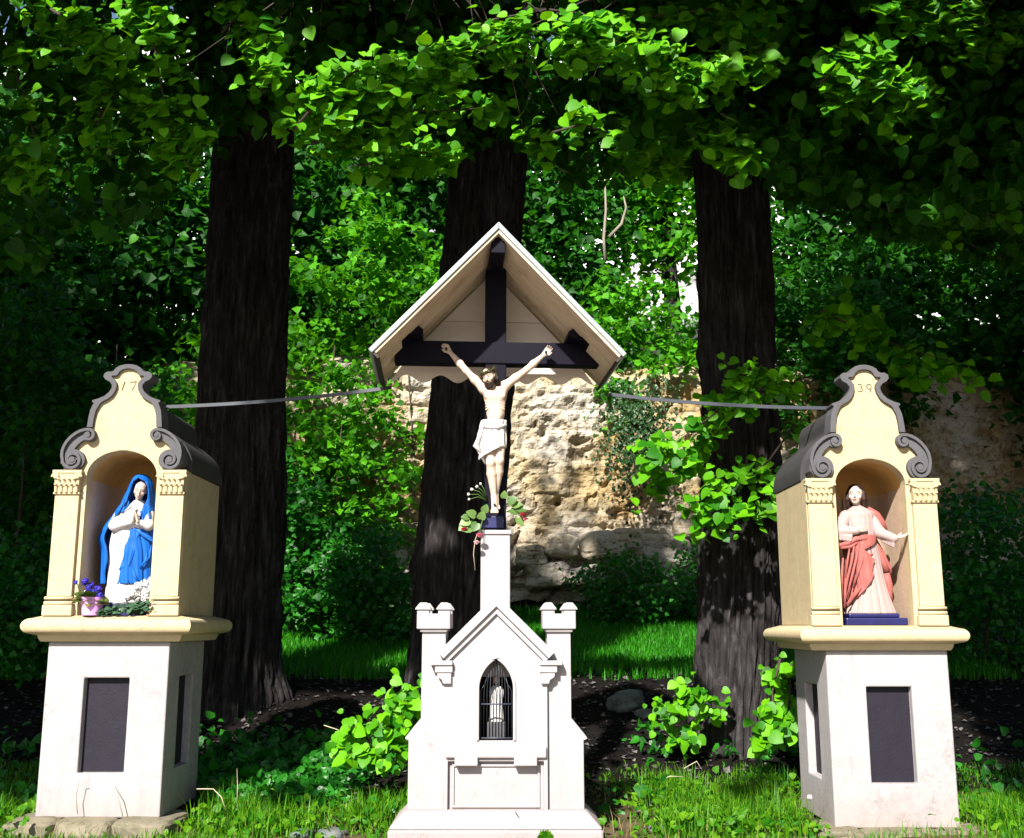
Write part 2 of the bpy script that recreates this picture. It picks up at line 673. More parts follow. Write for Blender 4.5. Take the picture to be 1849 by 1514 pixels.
t = NT('soil')
nn = t.noise(3, 7, .65)
c = t.ramp(nn, [(.3, (.045, .030, .017)), (.55, (.12, .085, .05)), (.75, (.20, .15, .10))])
moss = t.ramp(t.noise(1.1, 6, .65), [(.5, (0, 0, 0)), (.62, (1, 1, 1))])
c = mixc(t, t.math('MULTIPLY', moss, .75), c, (.035, .06, .012))
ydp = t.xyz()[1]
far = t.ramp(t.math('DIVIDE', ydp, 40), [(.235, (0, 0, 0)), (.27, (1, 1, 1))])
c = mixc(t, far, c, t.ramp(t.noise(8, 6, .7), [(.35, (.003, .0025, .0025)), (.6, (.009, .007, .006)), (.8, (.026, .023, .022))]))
t.base(c, .95, .1)
t.bump(t.math('ADD', t.noise(14, 8, .7), t.noise(60, 4)), .8, .04)
M_SOIL = t.m

t = NT('boulder_stone')
c = t.ramp(t.noise(5, 8, .7), [(.35, (.05, .06, .06)), (.6, (.15, .17, .165)), (.8, (.30, .31, .30))])
t.base(c, .9, .2)
t.bump(t.noise(18, 7, .7), .6, .03)
M_BOULDER = t.m

M_LEAF = leaf_mat('lime_leaf', (.004, .040, .0015), (.035, .165, .003), (.07, .25, .004), .28, .55, .2)  # crown leaves, darkened in colour to stand for shade
M_LEAF_LIT = leaf_mat('sunlit_lime_leaf', (.008, .105, .002), (.130, .400, .004), (.22, .56, .005), .32, .5, .25)  # brighter copy of the lime leaf, sunlight painted in for the boughs
M_LEAF_SHADE = leaf_mat('shaded_wood_leaf', (.003, .036, .002), (.020, .130, .005), (.05, .26, .006), .30, .55, .2)  # darker copy of the wood leaf with shade painted into its colour
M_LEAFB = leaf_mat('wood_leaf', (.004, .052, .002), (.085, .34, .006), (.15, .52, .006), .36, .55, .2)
M_LEAFS = leaf_mat('shrub_leaf', (.004, .055, .004), (.022, .18, .010), (.04, .30, .010), .3)
M_IVY = leaf_mat('ivy_leaf', (.012, .05, .014), (.03, .09, .022), (.03, .1, .02), .2)
M_GRASS = leaf_mat('grass_blade', (.012, .12, .003), (.11, .26, .006), (.12, .38, .006), .35, .5, .25)
M_GRASSF = leaf_mat('bank_grass_blade', (.012, .12, .003), (.035, .24, .005), (.06, .36, .006), .35, .5, .25)
M_LITTER = leaf_mat('litter_leaf', (.012, .009, .008), (.15, .135, .135), (.05, .04, .03), .1, .6, .3)

# ------------------------------------------------------------------ setting: ground and cliff
gx = np.concatenate([np.linspace(-90, -12, 14), np.linspace(-11.7, 11.7, 235), np.linspace(12, 90, 14)])
gy = np.concatenate([np.linspace(-60, 6, 12), np.linspace(6.2, 24, 180), np.linspace(24.6, 160, 24)])
GX, GY = np.meshgrid(gx, gy)
GZ = ground_h(GX, GY)
near = (GY < 10.8) & (np.abs(GX) < 8)
GZ = GZ + np.where(near, .022 * fbm(np.stack([GX * 5, GY * 5, GX * 0], -1), 3, 77), 0)
nxg, nyg = len(gx), len(gy)
ii = np.arange(nyg - 1)[:, None] * nxg + np.arange(nxg - 1)[None, :]
Fg = np.stack([ii, ii + 1, ii + nxg + 1, ii + nxg], -1).reshape(-1, 4)
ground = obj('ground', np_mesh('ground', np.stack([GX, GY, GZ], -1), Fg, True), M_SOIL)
tag(ground, kind='structure')


def build_cliff():
    x = np.arange(-7.5, 16, .045)
    z = np.arange(.9, 7.6, .04)
    X, Z = np.meshgrid(x, z)
    warp = .22 * fbm(np.stack([X * .35, Z * .3, X * 0], -1), 3, 3) + .05 * fbm(np.stack([X * 2, Z * 2, X * 0], -1), 2, 13)
    Zw = Z + warp
    rs = np.random.default_rng(11)
    edges = [0.5]
    while edges[-1] < 9:
        edges.append(edges[-1] + rs.uniform(.16, .52))
    edges = np.array(edges)
    row = np.searchsorted(edges, Zw) - 1
    row = np.clip(row, 0, len(edges) - 2)
    dz = np.minimum(Zw - edges[row], edges[row + 1] - Zw)
    off = np.zeros_like(X)
    dx = np.zeros_like(X)
    for r in range(len(edges) - 1):
        be = [-9.0]
        while be[-1] < 18:
            be.append(be[-1] + rs.uniform(.35, 1.5))
        be = np.array(be)
        bo = rs.uniform(-.16, .16, len(be)) + rs.uniform(-.12, .12)
        m = row == r
        xx = X[m] + .18 * vnoise(np.stack([Z[m] * 4, X[m] * 1.3, X[m] * 0 + r], -1), 41)
        k = np.clip(np.searchsorted(be, xx) - 1, 0, len(be) - 2)
        off[m] = bo[k]
        dx[m] = np.minimum(xx - be[k], be[k + 1] - xx)
    blocky = np.clip(1.0 - (Z - 2.0) * .26 + .5 * fbm(np.stack([X * .4, Z * .4, X * 0], -1), 2, 8), .25, 1.2)
    d = off * blocky
    open_ = .5 + .8 * vnoise(np.stack([X * .7, Z * 1.2, X * 0], -1), 21)
    d -= .26 * np.exp(-(dz / .05)**2) * blocky * np.clip(open_, 0, 1)
    d -= .14 * np.exp(-(dx / .05)**2) * blocky
    q = np.stack([X, Z, X * 0], -1)
    d += .34 * fbm(q * .8, 4, 31) + .20 * fbm(q * 3.5, 4, 51)
    pits = np.clip(fbm(q * 3.2, 3, 71) - .2, 0, 1)
    d -= .55 * pits
    d += .10 * (7.2 - Z) * .35
    Y = 21.6 + .25 * np.sin(X * .5) - d + .02 * (X - 2)**2 * (X > 2)
    top = np.clip((Z - 6.6) / 1.0, 0, 1)
    Y = Y + 2.2 * top**2
    nx, nz = X.shape[1], X.shape[0]
    i = np.arange(nz - 1)[:, None] * nx + np.arange(nx - 1)[None, :]
    F = np.stack([i, i + 1, i + nx + 1, i + nx], -1).reshape(-1, 4)
    o = obj('cliff', np_mesh('cliff', np.stack([X, Y, Z], -1), F, False), M_ROCK)
    tag(o, kind='structure')
    return o


cliff = build_cliff()


def rock_mesh(name, sx, sy, sz, seed, n=3, amp=.22, pw=.72):
    bm = bmesh.new()
    bmesh.ops.create_icosphere(bm, subdivisions=n, radius=1)
    V = np.array([v.co[:] for v in bm.verts])
    V = np.sign(V) * np.abs(V)**pw
    q = V + seed * 3.7
    V = V * (1 + amp * fbm(q * 1.2, 3, seed))[:, None] + .04 * fbm(q * 5, 2, seed + 3)[:, None]
    V = V * np.array([sx, sy, sz])
    for v, c in zip(bm.verts, V):
        v.co = c
    me = bpy.data.meshes.new(name)
    bm.to_mesh(me)
    bm.free()
    return me


for k, (px, py, w, h) in enumerate([(1090, 985, .42, .26), (1135, 975, .34, .22), (1175, 990, .38, .28), (1215, 1000, .36, .30), (1060, 1040, .40, .18),
                                    (1150, 1030, .34, .22), (1200, 1045, .42, .22), (990, 1040, .42, .24), (1010, 985, .36, .22), (960, 1005, .3, .2),
                                    (1245, 950, .3, .24), (1730, 930, .42, .2), (1790, 950, .45, .22), (1745, 975, .45, .2)]):
    p = P(px, py, 21.15)
    o = obj('stone', rock_mesh('cliff_stone', w, .30, h, 20 + k, 4, .34, .42), M_ROCK, cliff)
    o.location = p
    o.rotation_euler = (0, random.uniform(-.12, .12), random.uniform(-.3, .3))

# white cloud bank added far behind the wood to whiten the sky gaps
def build_added_cloud():
    rs_ = np.random.default_rng(3)
    Vs, Fs, n0 = [], [], 0
    bm = bmesh.new()
    bmesh.ops.create_icosphere(bm, subdivisions=4, radius=1)
    U = np.array([v.co[:] for v in bm.verts])
    T = np.array([[v.index for v in f.verts] for f in bm.faces])
    bm.free()
    for k in range(34):
        c_ = np.array([rs_.uniform(-330, 330), rs_.uniform(380, 470), rs_.uniform(30, 250)])
        r_ = rs_.uniform(34, 75)
        V_ = U * (1 + .35 * fbm(U * 1.8 + k * 7, 4, 5))[:, None] * np.array([1.5, .8, .7]) * r_ + c_
        Vs.append(V_)
        Fs.append(T + n0)
        n0 += len(U)
    o = obj('cloud', np_mesh('cloud', np.concatenate(Vs), np.concatenate(Fs), True), simple('sky_gap_white', (.88, .89, .91), 1.0, 0, .02, .01, 0))
    tag(o, kind='structure')


build_added_cloud()

# ------------------------------------------------------------------ shrines
def smooth_split(o, ang=35):
    o.data.polygons.foreach_set('use_smooth', [True] * len(o.data.polygons))
    m = o.modifiers.new('split', 'EDGE_SPLIT')
    m.split_angle = R(ang)
    return o


def moulding(name, x0, x1, y0, y1, prof, mat, parent):
    """profile rows (outset, z) swept round a rectangle"""
    V, F = [], []
    for (d, z) in prof:
        V += [(x0 - d, y0 - d, z), (x1 + d, y0 - d, z), (x1 + d, y1 + d, z), (x0 - d, y1 + d, z)]
    n = len(prof)
    for i in range(n - 1):
        for k in range(4):
            F.append((4 * i + k, 4 * i + (k + 1) % 4, 4 * i + 4 + (k + 1) % 4, 4 * i + 4 + k))
    F.append((0, 1, 2, 3))
    F.append(tuple(4 * (n - 1) + k for k in range(4)))
    return smooth_split(obj(name, py_mesh(name, V, F), mat, parent))


def bool_diff(o, cutters):
    tmp = []
    for c in cutters:
        co = MB().box(*c).build('cutter', None)
        m = o.modifiers.new('cut', 'BOOLEAN')
        m.operation = 'DIFFERENCE'
        m.solver = 'EXACT'
        m.object = co
        tmp.append(co)
    bpy.context.view_layer.update()
    dg = bpy.context.evaluated_depsgraph_get()
    me = bpy.data.meshes.new_from_object(o.evaluated_get(dg))
    o.modifiers.clear()
    o.data = me
    for c in tmp:
        d = c.data
        bpy.data.objects.remove(c)
        bpy.data.meshes.remove(d)
    return o


def offset_line(pts, d):
    P_ = np.array(pts, float)
    T = np.gradient(P_, axis=0)
    T /= np.linalg.norm(T, axis=1)[:, None] + 1e-9
    N = np.stack([-T[:, 1], T[:, 0]], 1)
    return P_ + N * d


def ribbon(mb, path, w, y0, y1):
    p = np.array(path, float)
    w = np.broadcast_to(np.asarray(w, float), (len(p),))
    T = np.gradient(p, axis=0)
    T /= np.linalg.norm(T, axis=1)[:, None] + 1e-9
    N = np.stack([-T[:, 1], T[:, 0]], 1)
    a, b = p + N * w[:, None], p - N * w[:, None]
    n = len(p)
    V = [(q[0], y0, q[1]) for q in a] + [(q[0], y0, q[1]) for q in b] + [(q[0], y1, q[1]) for q in a] + [(q[0], y1, q[1]) for q in b]
    F = []
    for i in range(n - 1):
        F += [(i, i + 1, n + i + 1, n + i), (2 * n + i, 2 * n + i + 1, 3 * n + i + 1, 3 * n + i),
              (i, i + 1, 2 * n + i + 1, 2 * n + i), (n + i, n + i + 1, 3 * n + i + 1, 3 * n + i)]
    F += [(0, n, 3 * n, 2 * n), (n - 1, 2 * n - 1, 4 * n - 1, 3 * n - 1)]
    mb.add(V, F)


PED = [(.315, .372), (.308, .45), (.298, .52), (.272, .585), (.287, .592), (.287, .606), (.235, .622), (.185, .645), (.148, .68), (.130, .715), (.130, .742), (.150, .768),
       (.190, .79), (.207, .815), (.200, .842), (.176, .858), (.14, .858), (.122, .868), (.104, .892), (.07, .912), (.03, .922), (0, .924)]
PED_IN = [(.268, .372), (.262, .45), (.25, .515), (.222, .572), (.21, .588), (.185, .602), (.15, .622), (.12, .65), (.098, .69), (.088, .73), (.092, .762), (.112, .79),
          (.138, .812), (.132, .822), (.10, .822), (.085, .835), (.075, .856), (.05, .876), (.02, .884), (0, .885)]
WALL_LOW = [(.47, 0), (.475, .10), (.45, .20), (.40, .27), (.345, .32), (.30, .372)]


def arch_pts(hw, zs, rise, n=20):
    return [(-hw * math.cos(math.pi * k / n), zs + rise * math.sin(math.pi * k / n)) for k in range(n + 1)]


def shrine(cx, bdx, z0, z1, z2, z3, zs, label, side, strokes, kpl):
    Y0, Y1 = 8.9, 9.92
    th = thing('wayside_shrine', label, 'shrine', (cx + bdx, 9.4, 0))
    bx = cx + bdx
    # pedestal with sunk panels
    ped = MB().box(bx - .493, bx + .493, Y0, Y1 - .02, z0, z1).build('pedestal', M_WHITE, th)
    rz0, rz1 = z0 + .337, z1 - .285
    cuts = [(bx - .182, bx + .182, Y0 - .1, Y0 + .075, rz0, rz1)]
    sx = bx + side * .493
    cuts.append((min(sx + .1 * side, sx - .075 * side), max(sx + .1 * side, sx - .075 * side), 9.22, 9.60, rz0, rz1))
    bool_diff(ped, cuts)
    b = ped.modifiers.new('bevel', 'BEVEL')
    b.width, b.segments, b.limit_method, b.angle_limit = .012, 2, 'ANGLE', R(50)
    MB().box(bx - .180, bx + .180, Y0 + .066, Y0 + .10, rz0 + .002, rz1 - .002).build('panel', M_PANEL, th)
    xp = sorted((sx - .066 * side, sx - .10 * side))
    MB().box(xp[0], xp[1], 9.222, 9.598, rz0 + .002, rz1 - .002).build('panel', M_PANEL, th)
    # rough footing stones
    xx = bx - .66
    k = 0
    while xx < bx + .62:
        w = random.uniform(.17, .27)
        o = obj('footing_stone', rock_mesh('footing_stone', w * 1.04, .36, .10, 60 + kpl * 9 + k, 3, .20, .4), M_STONE, th)
        o.location = (xx + w, 9.02 + random.uniform(-.02, .03), z0 - .088)
        xx += 2 * w
        k += 1
    # moulded ledge
    e = z2 - z1
    prof = [(.0, z1 + .001), (.03, z1 + .004), (.045, z1 + .03), (.05, z1 + .055), (.075, z1 + .06)]
    zc, rr = z1 + .06 + (e - .10) * .5 + .012, (e - .085) * .5
    for a in np.linspace(-90, 90, 13):
        prof.append((.088 + rr * math.cos(R(a)), zc + rr * math.sin(R(a))))
    prof += [(.075, z2 - .016), (.02, z2)]
    moulding('ledge', cx - .532, cx + .532, Y0 - .01, Y1 - .02, prof, M_YELLOW, th)
    # front wall with the arched opening and the shaped gable
    H = zs
    ar = arch_pts(.292, z3 - .045, .215)
    half = [(.54, z2), (.54, z3)] + [(x, z3 + z * H) for (x, z) in WALL_LOW] + [(x, z3 + z * H) for (x, z) in PED_IN]
    right = [(cx + x, z) for x, z in half]
    left = [(cx - x, z) for x, z in half[:-1]][::-1]
    outline = [(cx + .292, z2)] + right + left + [(cx - .292, z2)] + [(cx + x, z) for x, z in ar]
    MB().prism(outline, Y0 - .02, Y0 + .10).build('front_wall', M_YELLOW, th, .006)
    ring = []
    for (hw, ri) in ((.292, .215), (.322, .245)):
        ring.append([(cx + x, z) for x, z in arch_pts(hw, z3 - .045, ri)])
    MB().prism(ring[1] + ring[0][::-1], Y0 - .032, Y0 - .018).build('arch_moulding', M_YELLOW, th, .004)
    # side and rear walls
    for s in (-1, 1):
        a = sorted((cx + s * .538, cx + s * .45))
        MB().box(a[0], a[1], Y0 + .099, Y1 - .02, z2, z3).build('side_wall', M_YELLOW, th, .008)
    MB().box(cx - .449, cx + .449, Y1 - .12, Y1 - .022, z2, z3).build('rear_wall', M_YELLOW, th)
    # apse-like lining
    n, m = 30, 18
    V, F = [], []
    for i in range(n + 1):
        t_ = i / n
        y = Y0 + .096 + .66 * math.sin(t_ * math.pi / 2)
        f = 1.0 if t_ < .35 else math.sqrt(max(0, 1 - ((t_ - .35) / .65)**2.4))
        f = max(f, .02)
        pr = [(-.296 * f, z2 - .004), (-.296 * f, z3 - .40), (-.296 * f, z3 - .06 - .1 * (1 - f))]
        pr += [(.296 * f * x / .292, z3 - .045 - .1 * (1 - f) + (z - z3 + .045) * (.4 + .6 * f) + .004) for x, z in ar]
        pr += [(.296 * f, z3 - .06 - .1 * (1 - f)), (.296 * f, z3 - .40), (.296 * f, z2 - .004)]
        V += [(cx + p[0], y, p[1]) for p in pr]
        mm = len(pr)
    for i in range(n):
        for j in range(mm - 1):
            F.append((i * mm + j, i * mm + j + 1, (i + 1) * mm + j + 1, (i + 1) * mm + j))
    me = py_mesh('niche_lining', V, F, True)
    me.materials.append(M_NICHE)
    me.materials.append(M_VAULT)
    for p in me.polygons:
        p.material_index = 1 if p.center.z > z3 - .055 else 0
    lin = obj('niche_lining', me, None, th)
    # pilasters
    for s in (-1, 1):
        px = cx + s * .434
        pil = MB().box(px - .100, px + .100, Y0 - .055, Y0 - .016, z2 + .155, z3 - .19).build('pilaster', M_YELLOW, th, .005)
        mb = MB()
        mb.box(px - .125, px + .118, Y0 - .075, Y0 - .014, z2 - .002, z2 + .085)
        mb.build('pilaster_base', M_YELLOW, pil, .008)
        mb = MB()
        for zz, r_ in ((.100, .016), (.140, .013)):
            mb.tube([(px - .116, Y0 - .052, z2 + zz), (px + .112, Y0 - .052, z2 + zz)], r_, 10)
        mb.build('base_moulding', M_YELLOW, pil, 0, True)
        # carved capital
        cap = MB()
        zt = z3
        cap.box(px - .122, px + .122, Y0 - .088, Y0 - .014, zt - .028, zt - .001)
        cap.frustum(px, Y0 - .045, .098, .030, zt - .19, .106, .036, zt - .029)
        cap.box(px - .110, px + .110, Y0 - .072, Y0 - .015, zt - .202, zt - .184)
        capo = cap.build('capital', M_YELLOW, pil, .005)
        s_ = SDF((px - .15, Y0 - .125, zt - .20), (px + .15, Y0, zt - .01), .005)
        for q in (-1, 1):
            for a in range(14):
                w = a * .55
                r0 = .030 - .0019 * a
                c0 = (px + q * (.092 + r0 * math.cos(w)), Y0 - .082, zt - .055 + r0 * math.sin(w))
                s_.ell(c0, (.010, .016, .010), .006)
        for a in range(5):
            xq = px - .085 + a * .0425
            s_.cap((xq, Y0 - .074, zt - .18), (xq, Y0 - .082, zt - .13), .014, .013, .004)
            s_.ell((xq, Y0 - .096, zt - .122), (.013, .012, .011), .005)
        for a in range(4):
            xq = px - .064 + a * .0425
            s_.cap((xq, Y0 - .078, zt - .13), (xq, Y0 - .082, zt - .085), .011, .012, .004)
            s_.ell((xq, Y0 - .095, zt - .078), (.012, .011, .010), .005)
        obj('carved_leaves', s_.mesh('carved_leaves'), M_YELLOW, pil)
    # grey border of the gable
    out = [(cx + x, z3 + z * H) for x, z in PED]
    inn = [(cx + x, z3 + z * H) for x, z in PED_IN]
    lo = [(2 * cx - x, z) for x, z in out]
    li = [(2 * cx - x, z) for x, z in inn]
    MB().prism(out + lo[:-1][::-1] + li[:-1] + inn[::-1], Y0 - .05, Y0 + .13).build('gable_border', M_GREY, th, .007)
    # scrolls
    for s in (-1, 1):
        def S(x, z):
            return (cx + s * x, z3 + z * H)
        path = []
        for a in np.linspace(540, 0, 46):            # large spiral from its eye outwards
            r_ = .022 + .058 * (1 - a / 540)
            path.append(S(.405 + r_ * math.cos(R(-a)), .088 + r_ * math.sin(R(-a))))
        for (x, z) in [(.492, .12), (.492, .16), (.482, .20), (.462, .24), (.432, .278), (.395, .31), (.355, .333), (.315, .345)]:
            path.append(S(x, z))
        for a in np.linspace(90, 470, 34):
            r_ = .050 - .034 * (a - 90) / 380
            path.append(S(.285 + r_ * math.cos(R(a)), .297 + r_ * math.sin(R(a))))
        mb = MB()
        ribbon(mb, path, .0125, Y0 - .085, Y0 + .02)
        sc = mb.build('scroll', M_GREY, th, .004)
        mb = MB()
        arc = [S(.452, .06), S(.455, .11), S(.452, .16), S(.438, .205), S(.412, .245), S(.375, .28), S(.33, .306), S(.29, .318)]
        ribbon(mb, arc, [.055, .05, .046, .044, .044, .044, .042, .038], Y0 - .058, Y0 + .12)
        for (x, z, r_) in ((.405, .088, .098), (.285, .297, .056)):
            mb.prism([S(x + r_ * math.cos(2 * math.pi * k / 28), z + r_ * .93 * math.sin(2 * math.pi * k / 28)) for k in range(28)], Y0 - .060 - .002 * (r_ > .06), Y0 + .118)
        mb.build('scroll_ground', M_GREY, sc, .004)
        for (x, z, r_) in ((.405, .088, .026), (.285, .297, .019)):
            mb = MB()
            mb.prism([S(x + r_ * math.cos(2 * math.pi * k / 16), z + r_ * math.sin(2 * math.pi * k / 16)) for k in range(16)], Y0 - .09, Y0 - .03)
            mb.build('scroll_eye', M_GREY, sc, .005)
    # roof behind the gable
    rp = [(.545, .0), (.545, .06), (.53, .14), (.47, .25), (.36, .345), (.296, .40), (.285, .50), (.25, .58), (.16, .635), (.10, .67), (0, .69)]
    rq = crom(np.linspace(0, 1, 44), [(k / (len(rp) - 1), x, z) for k, (x, z) in enumerate(rp)])
    r1 = [(cx + x, z3 + z * H) for x, z in rq]
    inner = [(cx + x, z) for x, z in arch_pts(.31, z3, .205)]
    MB().prism(r1 + [(2 * cx - x, z) for x, z in r1[:-1]][::-1] + inner, Y0 + .101, Y1 + .03).build('roof', M_ROOF, th, .01)
    # painted year numerals
    for st in strokes:
        mb = MB()
        mb.tube([(cx + x, Y0 - .022, z3 + z * H) for x, z in st], .0042, 6)
        mb.build('numeral', M_NUM, th, 0, True)
    return th


def arcp(cx, cz, rx, rz, a0, a1, n=12):
    return [(cx + rx * math.cos(R(a)), cz + rz * math.sin(R(a))) for a in np.linspace(a0, a1, n)]


L_CX, R_CX = -3.255, 2.985
shrine(L_CX, -.018, .11, 1.47, 1.68, 2.87, .985, 'yellow and white plaster shrine marked 17 holding the statue in blue', 1,
       [[(-.052, .698), (-.030, .775), (-.038, .765)], [(.012, .772), (.066, .775), (.052, .74), (.036, .70)]], 0)
shrine(R_CX, .055, .03, 1.40, 1.60, 2.80, 1.055, 'yellow and white plaster shrine marked 39 holding the statue in red', -1,
       [arcp(-.036, .756, .018, .014, 140, -80, 10) + arcp(-.036, .726, .022, .017, 80, -140, 10),
        arcp(.042, .750, .020, .020, 0, 360, 16) + [(.062, .750), (.058, .725), (.046, .702)]], 1)

# ------------------------------------------------------------------ chapel
CX = -.122
th = thing('wayside_chapel', 'small white gothic chapel pedestal with barred niche below the cross', 'chapel', (CX, 8.8, 0))


def pointed(hw, z0, zs, za, n=12):
    """outline of a lancet opening, clockwise from the lower left"""
    rise = za - zs
    r = (hw * hw + rise * rise) / (2 * hw)
    pts = [(-hw, z0)]
    a1 = math.asin(min(1, rise / r))
    for k in range(n + 1):
        a = math.pi - a1 * k / n
        pts.append((-hw + r + r * math.cos(a), zs + r * math.sin(a)))
    pts += [(-x, z) for x, z in pts[:-1]][::-1]
    return [(CX + x, z) for x, z in pts]


FY = 8.5
lanc = pointed(.130, .738, 1.12, 1.345)
bay = [(CX - .395, .16), (CX + .395, .16), (CX + .395, 1.37), (CX, 1.745), (CX - .395, 1.37)]
prect = [(CX - .365, .215), (CX + .365, .215), (CX + .365, .585), (CX - .365, .585)]
MB().prism(bay, FY, FY + .12, [lanc, prect]).build('gabled_front', M_CHAPEL, th, .006)
MB().prism([(CX - .385, .16), (CX + .385, .16), (CX + .385, 1.36), (CX, 1.73), (CX - .385, 1.36)], FY + .42, FY + .62).build('rear_wall', M_CHAPEL, th)
for s in (-1, 1):
    a = sorted((CX + s * .393, CX + s * .33))
    MB().box(a[0], a[1], FY + .121, FY + .419, .16, 1.36).build('side_wall', M_CHAPEL, th)
MB().box(CX - .364, CX + .364, FY + .045, FY + .118, .216, .584).build('front_panel', M_CHAPEL, th)
mb = MB()
i0 = [(CX - .335, .245), (CX + .335, .245), (CX + .335, .56), (CX - .335, .56)]
i1 = [(CX - .318, .262), (CX + .318, .262), (CX + .318, .543), (CX - .318, .543)]
mb.prism(i0, FY + .030, FY + .046, [i1])
mb.build('panel_border', M_CHAPEL, th, .004)
# niche lining and floor
V, F = [], []
for y in (FY + .018, FY + .40):
    V += [(x, y, z) for x, z in pointed(.128, .740, 1.12, 1.342)]
n = len(lanc)
F = [(i, i + 1, n + i + 1, n + i) for i in range(n - 1)] + [(0, n - 1, 2 * n - 1, n), tuple(range(n, 2 * n))]
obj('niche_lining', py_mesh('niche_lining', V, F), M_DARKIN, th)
# hood round the niche
h1 = pointed(.152, .738, 1.12, 1.385)
MB().prism(h1 + lanc[::-1], FY - .014, FY + .001).build('niche_moulding', M_CHAPEL, th, .005)
# grille
gr = MB()
hz = lambda x: 1.12 + max(0, .225 * (1 - (abs(x) / .130)**1.55))
mb = MB()
mb.tube([(CX - .127, FY + .04, .752), (CX + .127, FY + .04, .752)], .007, 6)
grille = mb.build('grille', M_STRAP, th, 0, True)
MB().tube([(CX - .128, FY + .034, 1.005), (CX + .128, FY + .034, 1.005)], .0065, 6).build('cross_bar', M_STRAP, grille, 0, True)
for k in range(11):
    x = -.118 + .0236 * k
    top = hz(x) - .004
    pts = [(CX + x, FY + .042, .745), (CX + x, FY + .042, 1.10)]
    if abs(x) > .02:
        pts += [(CX + x * .93, FY + .042, 1.10 + (top - 1.10) * .55), (CX + x * .78, FY + .042, top)]
    else:
        pts += [(CX + x, FY + .042, 1.335)]
    MB().tube(pts, .0032, 6).build('bar', M_IRON if k % 3 else M_STRAP, grille, 0, True)
# sill shelf with two brackets
mb = MB().box(CX - .385, CX + .385, FY - .030, FY + .002, .612, .700)
mb.build('sill', M_CHAPEL, th, .012)
for s in (-1, 1):
    MB().box(CX + s * .225 - .088, CX + s * .225 + .088, FY - .044, FY + .040, .556, .625).build('sill_bracket', M_CHAPEL, th, .008)
# coping of the gable and kneelers
for s in (-1, 1):
    d = np.array([.405, -.395]) / np.linalg.norm([.405, -.395])
    nrm = np.array([-d[1], d[0]])
    a0, a1 = np.array([0, 1.748]), np.array([.405, 1.353])
    for nm, t0, t1, y0, y1, bev in (('coping', .0, .062, FY - .055, FY + .66, 0), ('coping_moulding', -.04, -.001, FY - .028, FY + .001, 0)):
        q = [a0 + np.array([0, t0 * 1.42]), a1 + nrm * t0, a1 + nrm * t1, a0 + np.array([0, t1 * 1.42])]
        MB().prism([(CX + s * p[0], p[1]) for p in q], y0, y1).build(nm, M_CHAPEL, th, bev)
    kx = CX + s * .395
    kn = MB()
    a = sorted((kx - s * .06, kx + s * .115))
    kn.box(a[0], a[1], FY - .06, FY + .10, 1.300, 1.335)
    a = sorted((kx - s * .06, kx + s * .075))
    kn.box(a[0], a[1], FY - .045, FY + .10, 1.245, 1.298)
    kn.prism([(kx - s * .05, 1.16), (kx + s * .012, 1.16), (kx + s * .022, 1.19), (kx + s * .055, 1.212), (kx + s * .06, 1.243), (kx - s * .05, 1.243)], FY - .035, FY + .10)
    kn.build('kneeler', M_CHAPEL, th, .006)
# flanking towers with stepped buttresses and battlements
for s in (-1, 1):
    X = lambda x: CX + s * x
    q = [(X(.396), .16), (X(.672), .16), (X(.672), .735), (X(.697), .742), (X(.697), .758), (X(.58), .90), (X(.58), 1.575), (X(.396), 1.575)]
    tw = MB().prism(q, FY + .045, FY + .40).build('tower', M_CHAPEL, th, .006)
    tx = X(.49)
    cb = MB().box(tx - .130, tx + .130, FY - .0, FY + .42, 1.574, 1.692)
    cb.build('tower_cap', M_CHAPEL, tw, .008)
    MB().box(tx - .105, tx + .105, FY + .02, FY + .41, 1.552, 1.573).build('cap_moulding', M_CHAPEL, tw, .005)
    for ax in (-1, 1):
        for y in (FY + .055, FY + .365):
            m_ = MB()
            m_.box(tx + ax * .082 - .047, tx + ax * .082 + .047, y - .05, y + .05, 1.691, 1.722)
            m_.frustum(tx + ax * .082, y, .062, .064, 1.7225, .060, .062, 1.733)
            m_.frustum(tx + ax * .082, y, .060, .062, 1.7335, .026, .028, 1.778)
            m_.build('merlon', M_CHAPEL, tw, .003)
# plinth
mb = MB()
mb.frustum(CX, FY + .21, .80, .36, .0, .80, .36, .115)
mb.frustum(CX, FY + .21, .80, .36, .1155, .685, .25, .235)
mb.build('plinth', M_CHAPEL, th, .02, False, 3)
# shaft that carries the cross
shx = -.134
MB().box(shx - .119, shx + .119, 8.72, 8.97, 1.2, 2.325).build('shaft', M_CHAPEL, th, .008)
MB().box(shx - .132, shx + .132, 8.705, 8.985, 2.326, 2.362).build('shaft_cap', M_CHAPEL, th, .008)

